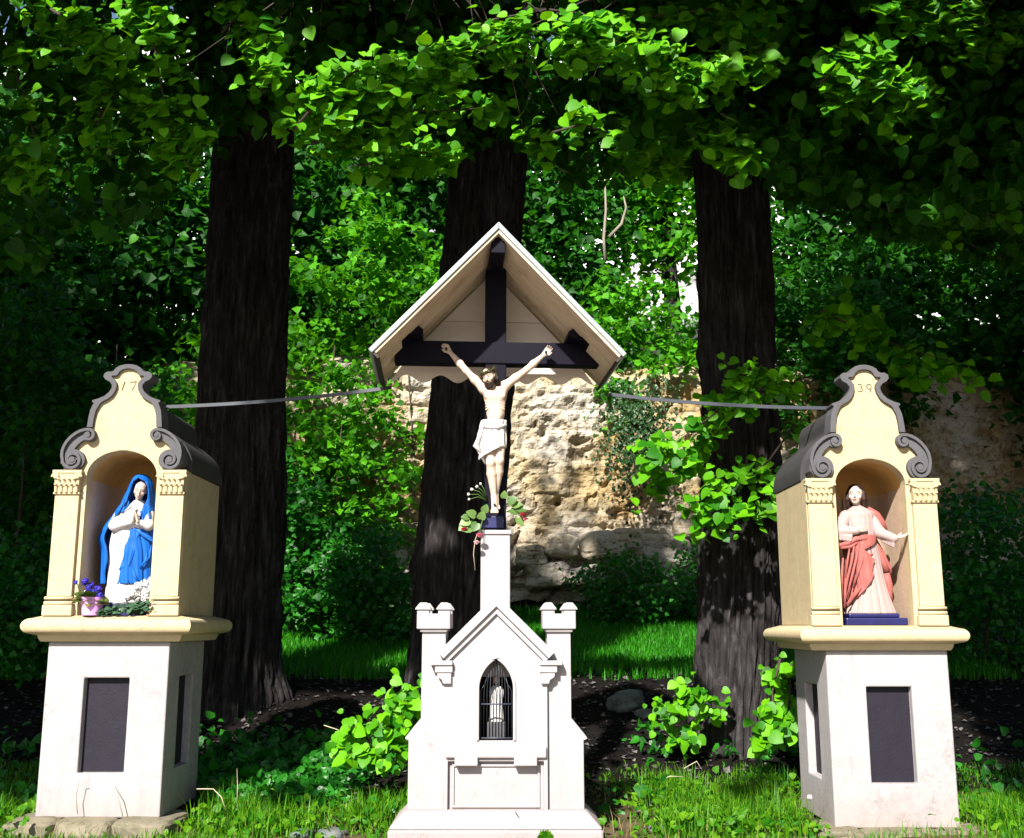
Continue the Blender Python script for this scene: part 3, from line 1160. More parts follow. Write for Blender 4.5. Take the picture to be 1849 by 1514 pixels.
# ------------------------------------------------------------------ cross with its little roof
ROT = Matrix.Translation((-.11, 8.78, 0)) @ Matrix.Rotation(R(4.0), 4, 'Z') @ Matrix.Translation((.11, -8.78, 0))
th = thing('roofed_cross', 'black wooden cross sheltered by a small gabled plank roof', 'cross', (-.13, 8.85, 2.36))
ux = -.135
MB().box(ux - .088, ux + .088, 8.785, 8.93, 2.363, 4.60).build('upright', M_CROSS, th, .008, rot=ROT)
MB().box(-.985, .745, 8.772, 8.92, 3.765, 3.955).build('crossbeam', M_CROSS, th, .008, rot=ROT)
AX, AZ, EX, EZ = -.147, 4.80, 1.012, 3.73
sl = np.array([EX, EZ - AZ])
sl = sl / np.linalg.norm(sl)
RY0, RY1 = 8.2, 9.28
for s in (-1, 1):
    nin = np.array([-(-sl[1]) * -1, 0])
    nrm = np.array([sl[1], -sl[0]])           # points down and inwards
    a, b = np.array([0, AZ]), np.array([EX, EZ])

    def band(t0, t1, e0=0.0, e1=0.0):
        vz = 1 / abs(nrm[1])
        q = [a - np.array([0, t0 * vz]), b + nrm * t0 + sl * e0, b + nrm * t1 + sl * e1, a - np.array([0, t1 * vz])]
        return [(AX + s * p[0], p[1]) for p in q]
    rf = MB().prism(band(0, .040, .012, .012), RY0 - .012, RY1 + .015).build('roof_sheet', M_METAL, th, .006, rot=ROT)
    npl = 9
    w = (RY1 - RY0) / npl
    for k in range(npl):
        g = .009
        MB().prism(band(.0415, .0415 + .022 + .002 * (k % 2), -.01, -.01), RY0 + k * w + g * .5, RY0 + (k + 1) * w - g * .5).build('plank', M_PLANK, rf, .003, rot=ROT)
    # dark bargeboard under the eave
    e = MB()
    q = [b + nrm * .0525 - sl * .009, b + nrm * .0525 + sl * .012, b + nrm * .105 + sl * .012, b + nrm * .105 - sl * .009]
    e.prism([(AX + s * p[0], p[1]) for p in q], RY0, RY1)
    e.build('eave_board', M_DARKEDGE, th, .002, rot=ROT)
    # purlin lying on the end of the crossbeam
    zr = lambda x: AZ - (AZ - EZ) / EX * x - .098
    q = [(AX + s * .60, 3.957), (AX + s * .79, 3.957), (AX + s * .775, zr(.775)), (AX + s * .64, zr(.64)), (AX + s * .60, zr(.64) - .03)]
    MB().prism(q, 8.56, 9.13).build('purlin', M_CROSS, th, .006, rot=ROT)
MB().box(AX - .058, AX + .058, 8.26, 9.2, 4.56, 4.685).build('ridge_beam', M_CROSS, th, .006, rot=ROT)
# gable boards behind the cross
gy0, gy1 = 9.14, 9.165


def roof_x(z):
    return (AZ - .11 - z) * EX / (AZ - EZ)


for z0_, z1_ in ((4.232, 4.68), (3.966, 4.228)):
    q = [(AX - roof_x(z0_), z0_), (AX + roof_x(z0_), z0_), (AX + max(.01, roof_x(z1_)), z1_), (AX - max(.01, roof_x(z1_)), z1_)]
    MB().prism(q, gy0, gy1).build('gable_board', M_GABLE, th, .003, rot=ROT)
xs = np.linspace(-roof_x(3.75), roof_x(3.75), 90)
low = [(AX + x, 3.712 - .034 * math.cos(2 * math.pi * x / .30)) for x in xs]
MB().prism([(AX + roof_x(3.962), 3.962), (AX - roof_x(3.962), 3.962)] + low, gy0 - .006, gy1 - .006).build('scalloped_board', M_GABLE, th, 0, rot=ROT)

# iron ties from the roof to both shrines
for (a, b, lab) in (((-1.06, 9.22, 3.66), (L_CX + .12, 9.35, 3.51), 'flat iron strap left of the cross, running to the shrine marked 17'),
                    ((.87, 9.33, 3.62), (R_CX - .10, 9.35, 3.50), 'flat iron strap right of the cross, running to the shrine marked 39')):
    mb = MB()
    A, B = np.array(a), np.array(b)
    n = 12
    for k in range(n):
        t0, t1 = k / n, (k + 1) / n
        p0, p1 = A + (B - A) * t0, A + (B - A) * t1
        p0[2] -= .03 * 4 * t0 * (1 - t0)
        p1[2] -= .03 * 4 * t1 * (1 - t1)
        V = []
        for p in (p0, p1):
            V += [(p[0], p[1] - .006, p[2] - .015), (p[0], p[1] + .006, p[2] - .015), (p[0], p[1] + .006, p[2] + .015), (p[0], p[1] - .006, p[2] + .015)]
        F = [(0, 1, 5, 4), (1, 2, 6, 5), (2, 3, 7, 6), (3, 0, 4, 7)]
        if k == 0:
            F.append((0, 1, 2, 3))
        if k == n - 1:
            F.append((4, 5, 6, 7))
        mb.add(V, F)
    tag(mb.build('iron_strap', M_STRAP), lab, 'iron strap', 'iron ties holding the roof')


# ------------------------------------------------------------------ statues
def head_sdf(s, c, h, rot, neck=None):
    """head of height h about c; rot turns local axes (x right, -y forward, z up)"""
    Mx = rot.to_3x3()

    def W(x, y, z):
        return np.array(c) + np.array(Mx @ Vector((x * h, y * h, z * h)))
    e = lambda p, r, k=.03, cv=False: s.ell(W(*p), np.array(r) * h, k * h, Mx, cv)
    e((0, .04, .10), (.33, .41, .40))
    e((0, -.10, -.12), (.27, .28, .33), .08)
    e((0, -.22, -.36), (.13, .13, .11), .08)
    e((0, -.33, .10), (.22, .06, .05), .06)
    for q in (-1, 1):
        e((q * .13, -.40, .03), (.075, .06, .045), .04, True)
        e((q * .13, -.335, .02), (.065, .045, .038), .02)
        e((q * .19, -.26, -.12), (.10, .09, .09), .08)
        e((q * .325, .03, -.02), (.04, .08, .12), .03)
    s.cap(W(0, -.36, .06), W(0, -.47, -.12), .035 * h, .055 * h, .03 * h)
    e((0, -.38, -.235), (.095, .045, .025), .02)
    e((0, -.37, -.285), (.075, .045, .022), .02)
    s.cap(W(0, -.44, -.262), W(0, -.42, -.262), .012 * h, .012 * h, .012 * h, True)
    if neck is not None:
        s.cap(W(0, .06, -.25), neck, .17 * h, .20 * h, .08 * h)
    return W


def face_paint(W, h, rot, parent, lips=True):
    Mx = rot.to_3x3()
    for q in (-1, 1):
        pts = [W(q * (.13 + x), -.385 + .6 * x * x, .012 - .9 * x * x) for x in np.linspace(-.06, .06, 7)]
        MB().tube(pts, .0075 * h, 6).build('eye_line', M_EYE, parent, 0, True)
        pts = [W(q * (.13 + x), -.395 + .5 * x * x, .115 - 1.2 * x * x) for x in np.linspace(-.09, .08, 7)]
        MB().tube(pts, .0075 * h, 6).build('eyebrow', M_EYE, parent, 0, True)
    if lips:
        pts = [W(x, -.425 + 1.2 * x * x, -.26 - .4 * x * x) for x in np.linspace(-.085, .085, 7)]
        MB().tube(pts, [.006 * h, .016 * h, .022 * h, .022 * h, .022 * h, .016 * h, .006 * h], 6).build('lips', M_LIP, parent, 0, True)


def hand_sdf(s, wrist, d, nrm, L, curl=.5, side=1, r=.0):
    """palm and five fingers; d along the hand, nrm out of the palm"""
    d = np.array(d, float)
    d /= np.linalg.norm(d)
    nrm = np.array(nrm, float)
    nrm -= d * (d @ nrm)
    nrm /= np.linalg.norm(nrm)
    w = np.cross(d, nrm) * side
    wr = np.array(wrist, float)
    k = L * .05
    for q in (-.16, -.05, .06, .17):
        s.cap(wr + d * L * .05 + w * q * L * .5, wr + d * L * .48 + w * q * L, L * .10, L * .095, k)
    for q, ln in ((-.19, .36), (-.065, .44), (.06, .47), (.185, .42)):
        base = wr + d * L * .50 + w * q * L
        p1 = base + (d * math.cos(curl * .6) + nrm * math.sin(curl * .6) + w * q * .25) * ln * L * .5
        p2 = p1 + (d * math.cos(curl * 1.6) + nrm * math.sin(curl * 1.6) + w * q * .2) * ln * L * .5
        s.cap(base, p1, L * .062, L * .056, k * .5)
        s.cap(p1, p2, L * .056, L * .044, k * .5)
    tb = wr + d * L * .16 + w * .16 * L
    t1 = tb + (d * .62 + w * .62 + nrm * .35) * L * .24
    t2 = t1 + (d * .85 + w * .15 + nrm * .45) * L * .22
    s.cap(tb, t1, L * .075, L * .062, k)
    s.cap(t1, t2, L * .062, L * .05, k * .5)


def sheet(name, V, F, mat, parent, thick=.012):
    o = obj(name, py_mesh(name, V, F, True), mat, parent)
    m = o.modifiers.new('solid', 'SOLIDIFY')
    m.thickness = thick
    m.offset = 0
    return o


def pleats(n, amp, ph=0.0, grow=True, twist=0.0):
    def f(th, u):
        a = amp * (1.25 - u if grow else 1)
        w = n * th + ph + twist * u + .7 * np.sin(2 * th + 3 * u)
        return a * (np.abs(np.sin(w / 2)) * 1.6 - 1 + .35 * np.sin(2.3 * w + 1.7))
    return f


def secs(tr, rows):
    out = []
    for (zy, xl, xr, D, ry) in rows:
        a, b = tr(xl, zy, D), tr(xr, zy, D)
        out.append((a[2], (a[0] + b[0]) / 2, D, (b[0] - a[0]) / 2, ry))
    return sorted(out)


# -- veiled woman in blue
ZD = 9.16
Q = lambda zx, zy, D=ZD: P(170 + zx / 5.408, 840 + zy / 5.408, D)
foot = Q(260, 1350)
zfl = 1.68
th = thing('statue_of_woman', 'painted statue of a veiled woman in a blue mantle with joined hands', 'statue', (foot[0], ZD, zfl))
V, F = loft(secs(Q, [(1352, 108, 520, ZD, .125), (1250, 118, 525, ZD, .12), (1050, 138, 525, ZD, .115), (850, 150, 530, ZD, .115), (700, 172, 530, ZD, .12), (560, 205, 535, ZD, .12),
                     (450, 262, 535, ZD, .105), (395, 340, 510, ZD, .07), (350, 392, 490, ZD, .05)]), 110, 70, pleats(13, .026, .8))
obj('robe', py_mesh('robe', V, F, True), M_CLOTHW, th)


def rngM(u):
    return (np.interp(u, [0, .25, .55, .8, 1], [-104, -92, -80, -62, -55]), np.interp(u, [0, .3, .7, 1], [222, 230, 226, 232]))


V, F = loft(secs(Q, [(1165, 80, 600, ZD + .015, .135), (1000, 78, 612, ZD + .015, .14), (820, 76, 622, ZD + .01, .145), (720, 58, 615, ZD + .005, .145), (600, 120, 605, ZD, .14), (500, 195, 598, ZD, .13),
                     (430, 240, 590, ZD, .12), (400, 262, 585, ZD + .005, .11)]), 150, 80, pleats(15, .055, .2, True, 2.2), rngM)
sheet('mantle', V, F, M_BLUE, th, .014)


def rngV(u):
    return (np.interp(u, [0, .35, .62, .80, .88, 1], [-62, -42, -38, -50, -89, -89.5]), np.interp(u, [0, .35, .62, .80, .88, 1], [246, 232, 228, 238, 269, 269.5]))


V, F = loft(secs(Q, [(475, 222, 596, ZD, .125), (400, 268, 585, ZD - .004, .105), (330, 300, 580, ZD - .012, .10), (255, 340, 575, ZD - .018, .105), (180, 372, 562, ZD - .02, .105), (130, 400, 538, ZD - .01, .085),
                     (105, 432, 505, ZD, .05), (98, 455, 480, ZD, .015)]), 130, 70, lambda th_, u: .05 * (1 - u) * np.sin(9 * th_ + 2 * u) + .02 * np.sin(17 * th_), rngV)
sheet('veil', V, F, M_BLUE, th, .014)
# front swag of the mantle
mb = MB()
ou = [(385, 585), (470, 640), (425, 725), (385, 830), (352, 990), (300, 1005), (238, 1030), (285, 900), (298, 790), (340, 720), (350, 640)]
yy = Q(0, 0)[1]
mb.prism([(Q(x, y, ZD - .12)[0], Q(x, y, ZD - .12)[2]) for x, y in ou], ZD - .135, ZD - .105)
mb.build('swag', M_BLUE, th, .012, False, 3)
for pts, r_ in (([(385, 590), (440, 655), (520, 700), (612, 742)], .016), ([(420, 640), (480, 690), (560, 735), (618, 770)], .013), ([(360, 700), (345, 800), (300, 1000)], .010),
                ([(400, 740), (385, 850), (350, 990)], .009), ([(520, 860), (500, 940), (440, 1000)], .011), ([(560, 780), (540, 900), (470, 985)], .010),
                ([(455, 450), (480, 540), (500, 610)], .012), ([(520, 420), (545, 520), (540, 600)], .012), ([(300, 330), (250, 440), (165, 560)], .010), ([(340, 350), (330, 400), (270, 470)], .009),
                ([(300, 1040), (315, 1100), (345, 1160)], .012), ([(370, 1010), (400, 1090), (430, 1150)], .012)):
    MB().tube([Q(x, y, ZD - .128 + .02 * abs(x - 400) / 200) for x, y in pts], [r_ * .6] + [r_] * (len(pts) - 2) + [r_ * .5], 8).build('fold', M_BLUE, th, 0, True)
s_ = SDF(Q(100, 700) - np.array([.02, .30, .02]), Q(620, 90) + np.array([.02, .20, .02]), .0042)
rotM = Matrix.Rotation(R(14), 4, 'Z') @ Matrix.Rotation(R(12), 4, 'Y') @ Matrix.Rotation(R(14), 4, 'X')
hc = Q(452, 245, ZD - .045)
W = head_sdf(s_, hc, .155, rotM, Q(432, 420, ZD + .01))
wr1, wr2 = Q(378, 556, ZD - .185), Q(428, 558, ZD - .185)
sk = obj('head', s_.mesh('woman_head'), M_FLESH_PALE, th)
for wr_, d_, n_, sd in ((wr1, (.20, -.05, 1), (1, -.1, 0), 1), (wr2, (-.25, -.05, 1), (-1, -.1, 0), -1)):
    s_ = SDF(wr_ - .17, wr_ + .17, .0036)
    hand_sdf(s_, wr_, d_, n_, .118, .12, sd)
    obj('hand', s_.mesh('woman_hand'), M_FLESH_PALE, th)
face_paint(W, .155, rotM, sk)
s_ = SDF(Q(100, 750) - np.array([.02, .30, .02]), Q(620, 380) + np.array([.02, .10, .02]), .005)
s_.cap(Q(250, 500, ZD - .04), Q(205, 590, ZD - .10), .05, .05, .03)
s_.cap(Q(205, 590, ZD - .10), Q(368, 552, ZD - .16), .048, .030, .02)
s_.cap(Q(540, 480, ZD - .04), Q(530, 590, ZD - .11), .04, .042, .03)
s_.cap(Q(530, 590, ZD - .11), Q(440, 565, ZD - .16), .042, .028, .02)
s_.cap(Q(430, 440, ZD - .03), Q(420, 600, ZD - .07), .07, .07, .03)
obj('sleeves', s_.mesh('woman_sleeves'), M_CLOTHW, th)
MB().box(foot[0] - .15, foot[0] + .17, ZD - .12, ZD + .13, zfl - .002, Q(0, 1348)[2]).build('statue_base', M_NAVY, th, .01)

# -- man in red and cream
JD = 9.12
J = lambda zx, zy, D=JD: P(1490 + zx / 5.408, 860 + zy / 5.408, D)
foot = J(440, 1340)
zfl = 1.60
th = thing('statue_of_man', 'painted statue of a long haired man in cream robe and red mantle', 'statue', (foot[0], JD, zfl))
jrows = [(1345, 190, 690, JD, .15), (1200, 225, 630, JD, .14), (1000, 235, 570, JD, .125), (800, 225, 530, JD, .12), (620, 205, 490, JD, .115), (520, 180, 485, JD, .115), (430, 170, 480, JD, .11),
         (350, 190, 455, JD, .095), (318, 235, 405, JD, .065), (298, 262, 372, JD, .05)]
V, F = loft(secs(J, jrows), 140, 80, pleats(19, .05, .3))
obj('robe', py_mesh('robe', V, F, True), M_ROBE, th)
grow = [(zy, xl - 22, xr + 10, D, ry + .022) for zy, xl, xr, D, ry in jrows if 600 <= zy]
grow = [(1300, 120, 680, JD, .168)] + grow[1:]
grow.append((585, 190, 500, JD, .135))


def rngJ(u):
    return (-232, np.interp(u, [0, .04, .22, .34, .46, .50, .66, .80, .86, 1], [-176, -158, -122, -98, -80, -86, -72, -100, -62, -30]))


V, F = loft(secs(J, grow), 120, 80, pleats(14, .06, 1.1, True, 1.5), rngJ)
sheet('mantle', V, F, M_PINK, th, .014)
for pts, r_ in (([(80, 655), (150, 680), (230, 655), (300, 612), (380, 606), (480, 610)], .024), ([(95, 690), (170, 700), (250, 690), (330, 640)], .016),
                ([(330, 650), (305, 800), (262, 980), (205, 1200)], .012), ([(285, 670), (262, 820), (218, 1000), (182, 1230)], .012), ([(385, 640), (378, 760), (335, 900), (270, 1090)], .012),
                ([(240, 690), (215, 850), (180, 1060)], .010), ([(440, 690), (455, 760), (360, 805)], .014), ([(365, 810), (430, 920), (430, 960), (330, 1110), (215, 1270)], .012),
                ([(175, 800), (160, 1000), (165, 1300)], .014), ([(200, 1000), (195, 1150), (190, 1290)], .012)):
    MB().tube([J(x, y, JD - .135 + .055 * ((x - 330) / 200)**2) for x, y in pts], [r_ * .6] + [r_] * (len(pts) - 2) + [r_ * .5], 8).build('fold', M_PINK, th, 0, True)
for pts, r_ in (([(478, 600), (520, 720), (560, 830), (600, 930)], [.02, .026, .032, .036]), ([(500, 640), (560, 760), (620, 900), (640, 950)], [.016, .02, .024, .014]),
                ([(590, 950), (620, 1060), (625, 1160), (655, 1240)], [.034, .034, .028, .008]), ([(410, 325), (490, 385), (550, 470), (600, 535)], [.03, .044, .040, .012]), ([(440, 420), (520, 480), (575, 530)], [.02, .032, .012])):
    MB().tube([J(x, y, JD - .02) for x, y in pts], r_, 10).build('mantle_end', M_PINK, th, 0, True)
s_ = SDF(J(60, 720) - np.array([.03, .30, .02]), J(560, 300) + np.array([.22, .12, .02]), .0048)
s_.cap(J(205, 400, JD - .02), J(120, 540, JD - .06), .058, .058, .04)
s_.cap(J(120, 540, JD - .06), J(300, 535, JD - .15), .055, .034, .02)
s_.cap(J(430, 390, JD), J(535, 555, JD - .09), .052, .046, .04)
s_.cap(J(535, 555, JD - .09), J(672, 608, JD - .19), .046, .036, .02)
for k in range(6):
    a = J(90 + 32 * k, 570 + 4 * k, JD - .08 - .013 * k)
    s_.cap(a, a - np.array([0.004, 0, .035]), .016, .012, .01)
    a = J(555 + 22 * k, 590 + 10 * k, JD - .10 - .018 * k)
    s_.cap(a, a - np.array([0.002, 0, .04]), .016, .012, .01)
obj('sleeves', s_.mesh('man_sleeves'), M_ROBE, th)
s_ = SDF(J(200, 680) - np.array([.03, .30, .02]), J(640, 60) + np.array([.20, .16, .03]), .0042)
rotJ = Matrix.Rotation(R(-24), 4, 'Z') @ Matrix.Rotation(R(2), 4, 'Y') @ Matrix.Rotation(R(-4), 4, 'X')
W = head_sdf(s_, J(298, 188, JD - .01), .178, rotJ, J(318, 330, JD + .01))
sk = obj('head', s_.mesh('man_head'), M_FLESH_PALE, th)
for wr_, d_, n_, L_, cu, sd in ((J(305, 530, JD - .16), (1, -.15, .22), (-.2, 1, .2), .105, .35, 1), (J(685, 603, JD - .20), (1, -.35, .20), (0, -.3, 1), .115, .25, -1)):
    s_ = SDF(wr_ - .17, wr_ + .17, .0036)
    hand_sdf(s_, wr_, d_, n_, L_, cu, sd)
    obj('hand', s_.mesh('man_hand'), M_FLESH_PALE, th)
face_paint(W, .178, rotJ, sk)
s_ = SDF(J(160, 340) - np.array([.03, .20, .02]), J(520, 50) + np.array([.03, .20, .03]), .0045)
h = .178
for q in np.linspace(-1, 1, 13):
    for lay in (0, 1):
        a0 = W(.26 * q, .05 + .12 * lay, .46 - .10 * abs(q))
        a1 = W(.36 * q, .02 + .22 * lay, .12)
        a2 = W(.40 * q, -.02 + .30 * lay - .08 * abs(q), -.22)
        a3 = W(.46 * q + .05 * math.sin(5 * q), .02 + .26 * lay, -.52 - .05 * math.cos(7 * q))
        if abs(q) < .72 and lay == 0:
            continue
        for u_, v_, r0, r1 in ((a0, a1, .10, .10), (a1, a2, .10, .095), (a2, a3, .09, .06)):
            s_.cap(u_, v_, r0 * h, r1 * h, .03 * h)
s_.ell(W(0, .10, .30), np.array((.36, .40, .28)) * h, .04 * h, rotJ.to_3x3())
s_.ell(W(0, -.36, .04), np.array((.25, .30, .42)) * h, .02 * h, rotJ.to_3x3(), True)
obj('hair', s_.mesh('man_hair'), M_HAIRB, th)
a, b = J(150, 1450)[0], J(745, 1450)[0]
mb = MB()
mb.box(a, b, JD - .165, JD + .16, zfl, J(0, 1385)[2])
mb.box(a + .03, b - .06, JD - .15, JD + .15, J(0, 1386)[2], J(0, 1342)[2])
mb.build('statue_base', M_NAVY, th, .012)

# -- figure on the cross
KD = 8.66
K = lambda x, y, D=KD: P(x, y, D)
th = thing('crucified_statue', 'pale carved figure with raised arms fixed to the black cross', 'statue', tuple(K(893, 925)))
s_ = SDF(K(785, 945) - np.array([0, .22, 0]), K(1010, 645) + np.array([0, .16, .12]), .0045)
neck, chest, waist, hip = K(888, 694, KD), K(894, 716, KD), K(895, 745, KD), K(891, 775, KD)
s_.ell(chest + np.array([0, 0, -.005]), (.094, .066, .098), .03)
s_.ell(chest + np.array([-.042, -.05, .0]), (.044, .022, .036), .03)
s_.ell(chest + np.array([.042, -.05, .0]), (.044, .022, .036), .03)
s_.ell(waist, (.076, .052, .10), .05)
s_.ell(waist + np.array([0, -.035, -.02]), (.045, .025, .06), .03)
s_.ell(hip, (.086, .064, .075), .04)
for q in range(4):
    for sd in (-1, 1):
        zc = chest[2] - .045 - .022 * q
        s_.cap((chest[0] + sd * .035, KD - .062 + .003 * q, zc + .006), (chest[0] + sd * .078, KD - .028, zc - .006), .0055, .005, .014)
s_.cap(neck + np.array([0, 0, -.02]), K(884, 684, KD - .02), .034, .032, .02)
for (sh, el, wr, pl, tip, sd) in ((K(874, 703), K(842, 670, KD + .005), K(813, 637, KD + .045), K(804, 629, KD + .06), K(799, 619, KD + .055), -1),
                                  (K(911, 698), K(951, 668, KD + .005), K(981, 642, KD + .045), K(988, 636, KD + .06), K(997, 625, KD + .055), 1)):
    s_.cap(chest + np.array([sd * .058, 0, .05]), sh, .046, .044, .03)
    s_.cap(sh, sh + (el - sh) * .5, .040, .034, .02)
    s_.cap(sh + (el - sh) * .5, el, .034, .026, .02)
    s_.cap(el, el + (wr - el) * .4, .027, .030, .015)
    s_.cap(el + (wr - el) * .4, wr, .030, .0175, .015)
    hand_sdf(s_, wr, tip - wr, (0, -1, 0), .115, .85, sd)
# legs, one foot over the other
for (hj, kn, an, ft, rr) in ((K(882, 782, KD), K(886, 836, KD - .07), K(892, 897, KD - .015), K(893, 921, KD - .075), 1.0),
                             (K(903, 782, KD), K(902, 832, KD - .055), K(895, 893, KD + .02), K(896, 914, KD - .03), .98)):
    s_.cap(hj, hj + (kn - hj) * .45, .053 * rr, .048 * rr, .02)
    s_.cap(hj + (kn - hj) * .45, kn, .048 * rr, .036 * rr, .015)
    s_.ell(kn + np.array([0, -.012, 0]), (.033, .03, .036), .012)
    cf = kn + (an - kn) * .32 + np.array([0, .012, 0])
    s_.cap(kn, cf, .036, .041 * rr, .012)
    s_.cap(cf, an, .041 * rr, .022, .012)
    s_.cap(an, ft, .025, .024, .01)
    for q in range(5):
        o_ = np.array([(q - 2) * .010, 0, 0])
        s_.cap(ft + o_, ft + o_ * 1.3 + np.array([0, -.022, -.022]), .0095, .0075, .004)
hd = K(883, 680, KD - .05)
rotK = Matrix.Rotation(R(-26), 4, 'Z') @ Matrix.Rotation(R(-12), 4, 'Y') @ Matrix.Rotation(R(20), 4, 'X')
W = head_sdf(s_, hd, .158, rotK)
sk = obj('body', s_.mesh('crucified_body'), M_FLESH, th)
face_paint(W, .158, rotK, sk, False)
h = .158
s_ = SDF(hd - .17, hd + .17, .0042)
for q in np.linspace(-1, 1, 11):
    a0, a1, a2, a3 = W(.24 * q, .1, .44 - .1 * abs(q)), W(.37 * q, .12, .1), W(.42 * q, .08 - .1 * abs(q), -.28), W(.40 * q, .05, -.60)
    if abs(q) < .5:
        continue
    for u_, v_, r0, r1 in ((a0, a1, .10, .10), (a1, a2, .10, .10), (a2, a3, .10, .05)):
        s_.cap(u_, v_, r0 * h, r1 * h, .03 * h)
s_.ell(W(0, .12, .24), np.array((.37, .40, .30)) * h, .04 * h, rotK.to_3x3())
s_.ell(W(0, -.36, .02), np.array((.25, .28, .36)) * h, .02 * h, rotK.to_3x3(), True)
for q in (-.16, -.08, 0, .08, .16):       # beard
    s_.cap(W(q * 1.4, -.30, -.34), W(q * .8, -.36, -.56), .07 * h, .05 * h, .03 * h)
for q in (-1, 1):
    s_.cap(W(0, -.44, -.20), W(q * .12, -.40, -.25), .03 * h, .022 * h, .01 * h)
    s_.cap(W(q * .27, -.12, -.16), W(q * .18, -.27, -.42), .06 * h, .07 * h, .02 * h)
obj('hair_and_beard', s_.mesh('crucified_hair'), M_HAIR, th)
mb = MB()
for k in range(5):
    pts = [W((.36 + .05 * math.sin(5 * a + k)) * math.cos(a), -.0 + (.42 + .05 * math.cos(4 * a + k * 2)) * math.sin(a), .30 + .06 * math.sin(6 * a + k * 1.3) - .02 * k) for a in np.linspace(0, 2 * math.pi, 40)]
    mb.tube(pts, .026 * h, 6, False)
for k in range(26):
    a = k * .61
    p = W(.38 * math.cos(a), .44 * math.sin(a), .30 + .08 * math.sin(k * 2.1))
    p2 = W(.50 * math.cos(a + .1), .56 * math.sin(a + .1), .34 + .16 * math.sin(k * 1.7))
    mb.tube([p, p2], [.018 * h, .002 * h], 5)
mb.build('thorn_crown', M_THORN, th, 0, True)
# loincloth with a hanging end on the left
V, F = loft(sorted([(K(0, 828)[2], K(889, 828)[0], KD - .035, .102, .085), (K(0, 805)[2], K(890, 805)[0], KD - .02, .104, .088), (K(0, 785)[2], K(890, 785)[0], KD - .005, .102, .080),
                    (K(0, 766)[2], K(891, 766)[0], KD, .100, .074), (K(0, 760)[2], K(892, 760)[0], KD, .096, .070)]), 120, 36,
            lambda th_, u: .05 * np.sin(11 * th_ + 5 * u) + .03 * np.sin(23 * th_ - 4 * u))
sh_ = np.array(V)
zb = K(0, 828)[2]
fr = np.clip((sh_[:, 2] - zb) / .09, 0, 1)
sh_[:, 2] += (1 - fr) * (.055 * np.clip((sh_[:, 0] - K(889, 0)[0]) / .1, -1, 1) + .035)
sheet('loincloth', sh_, [f for f in F if len(f) == 4], M_CLOTHW, th, .01)
for k, pts in enumerate(([(872, 764), (866, 785), (860, 805), (872, 822)], [(871, 766), (868, 790), (866, 812), (876, 838)], [(873, 768), (873, 792), (872, 815), (872, 830)])):
    MB().tube([K(x, y, KD - .07 + .02 * k) for x, y in pts], [.014, .02, .028, .006], 10).build('cloth_end', M_CLOTHW, th, 0, True)
MB().tube([K(869, 766, KD - .05), K(880, 771, KD - .085), K(897, 772, KD - .085), K(914, 768, KD - .05)], [.014, .018, .017, .012], 10).build('cloth_roll', M_CLOTHW, th, 0, True)
for (x, y, D) in ((806, 631, KD + .02), (986, 637, KD + .02), (893, 912, KD - .075)):
    p = K(x, y, D)
    MB().tube([p + np.array([0, -.03, 0]), p + np.array([0, -.022, 0]), p + np.array([0, .09, 0])], [.011, .011, .005], 8).build('nail', M_IRON, th, 0, True)
MB().box(K(876, 0)[0] + .0, K(911, 0)[0], 8.70, 8.783, K(0, 953)[2], K(0, 931)[2]).build('foot_block', M_NAVY, th, .006)

# -- little figure behind the grille
th = thing('niche_figure', 'tiny pale saint figure behind the iron bars of the chapel niche', 'statue', (CX, FY + .22, .738))
V, F = loft([(.86, CX, FY + .22, .062, .05), (.93, CX, FY + .22, .055, .045), (1.02, CX, FY + .22, .05, .04), (1.10, CX, FY + .22, .056, .036), (1.135, CX, FY + .22, .03, .025)], 50, 30, pleats(9, .06))
obj('robe', py_mesh('robe', V, F, True), M_CLOTHW, th)
s_ = SDF((CX - .06, FY + .14, 1.10), (CX + .06, FY + .30, 1.24), .003)
head_sdf(s_, (CX, FY + .215, 1.175), .075, Matrix.Identity(4), np.array((CX, FY + .22, 1.12)))
obj('head', s_.mesh('niche_head'), M_FLESH_PALE, th)
MB().box(CX - .075, CX + .075, FY + .15, FY + .29, .738, .861).build('statue_base', M_GREY, th, .008)

# ------------------------------------------------------------------ unseen pale gravel added in front to bounce light up at the monuments
lx = np.linspace(-40, 40, 60)
ly = np.linspace(2.0, 7.5, 40)
LX, LY = np.meshgrid(lx, ly)
LZ = ground_h(LX, LY) * .3 + .03
ii = np.arange(39)[:, None] * 60 + np.arange(59)[None, :]
t = NT('bounce_gravel')
c = t.ramp(t.noise(40, 6, .7), [(.3, (.28, .25, .22)), (.7, (.48, .44, .38))])
t.base(c, .95, .1)
t.bump(t.noise(80, 5, .7), .6, .02)
bounce_ground = obj('bounce_ground', np_mesh('bounce_ground', np.stack([LX, LY, LZ], -1), np.stack([ii, ii + 1, ii + 61, ii + 60], -1).reshape(-1, 4), True), t.m)
tag(bounce_ground, kind='structure')

# ------------------------------------------------------------------ flowers and gifts
HEART = [(0, 0, 0), (0, .34, .0), (0, .68, -.02), (0, 1.06, -.12),
         (.20, -.07, .05), (.44, .06, .10), (.53, .32, .11), (.44, .62, .06), (.22, .88, -.03)]
HEART += [(-x, y, z * .9) for x, y, z in HEART[4:]]
HF = [(0, 4, 1), (4, 5, 1), (5, 6, 1), (6, 7, 2), (6, 2, 1), (7, 8, 2), (8, 3, 2)]
HEART_F = HF + [tuple(({4: 9, 5: 10, 6: 11, 7: 12, 8: 13}.get(i, i)) for i in f[::-1]) for f in HF]
HEART_V = np.array(HEART, float)


def heart_leaf(name, mat):
    me = np_mesh(name, HEART_V, HEART_F, True)
    me.materials.append(mat)
    return me


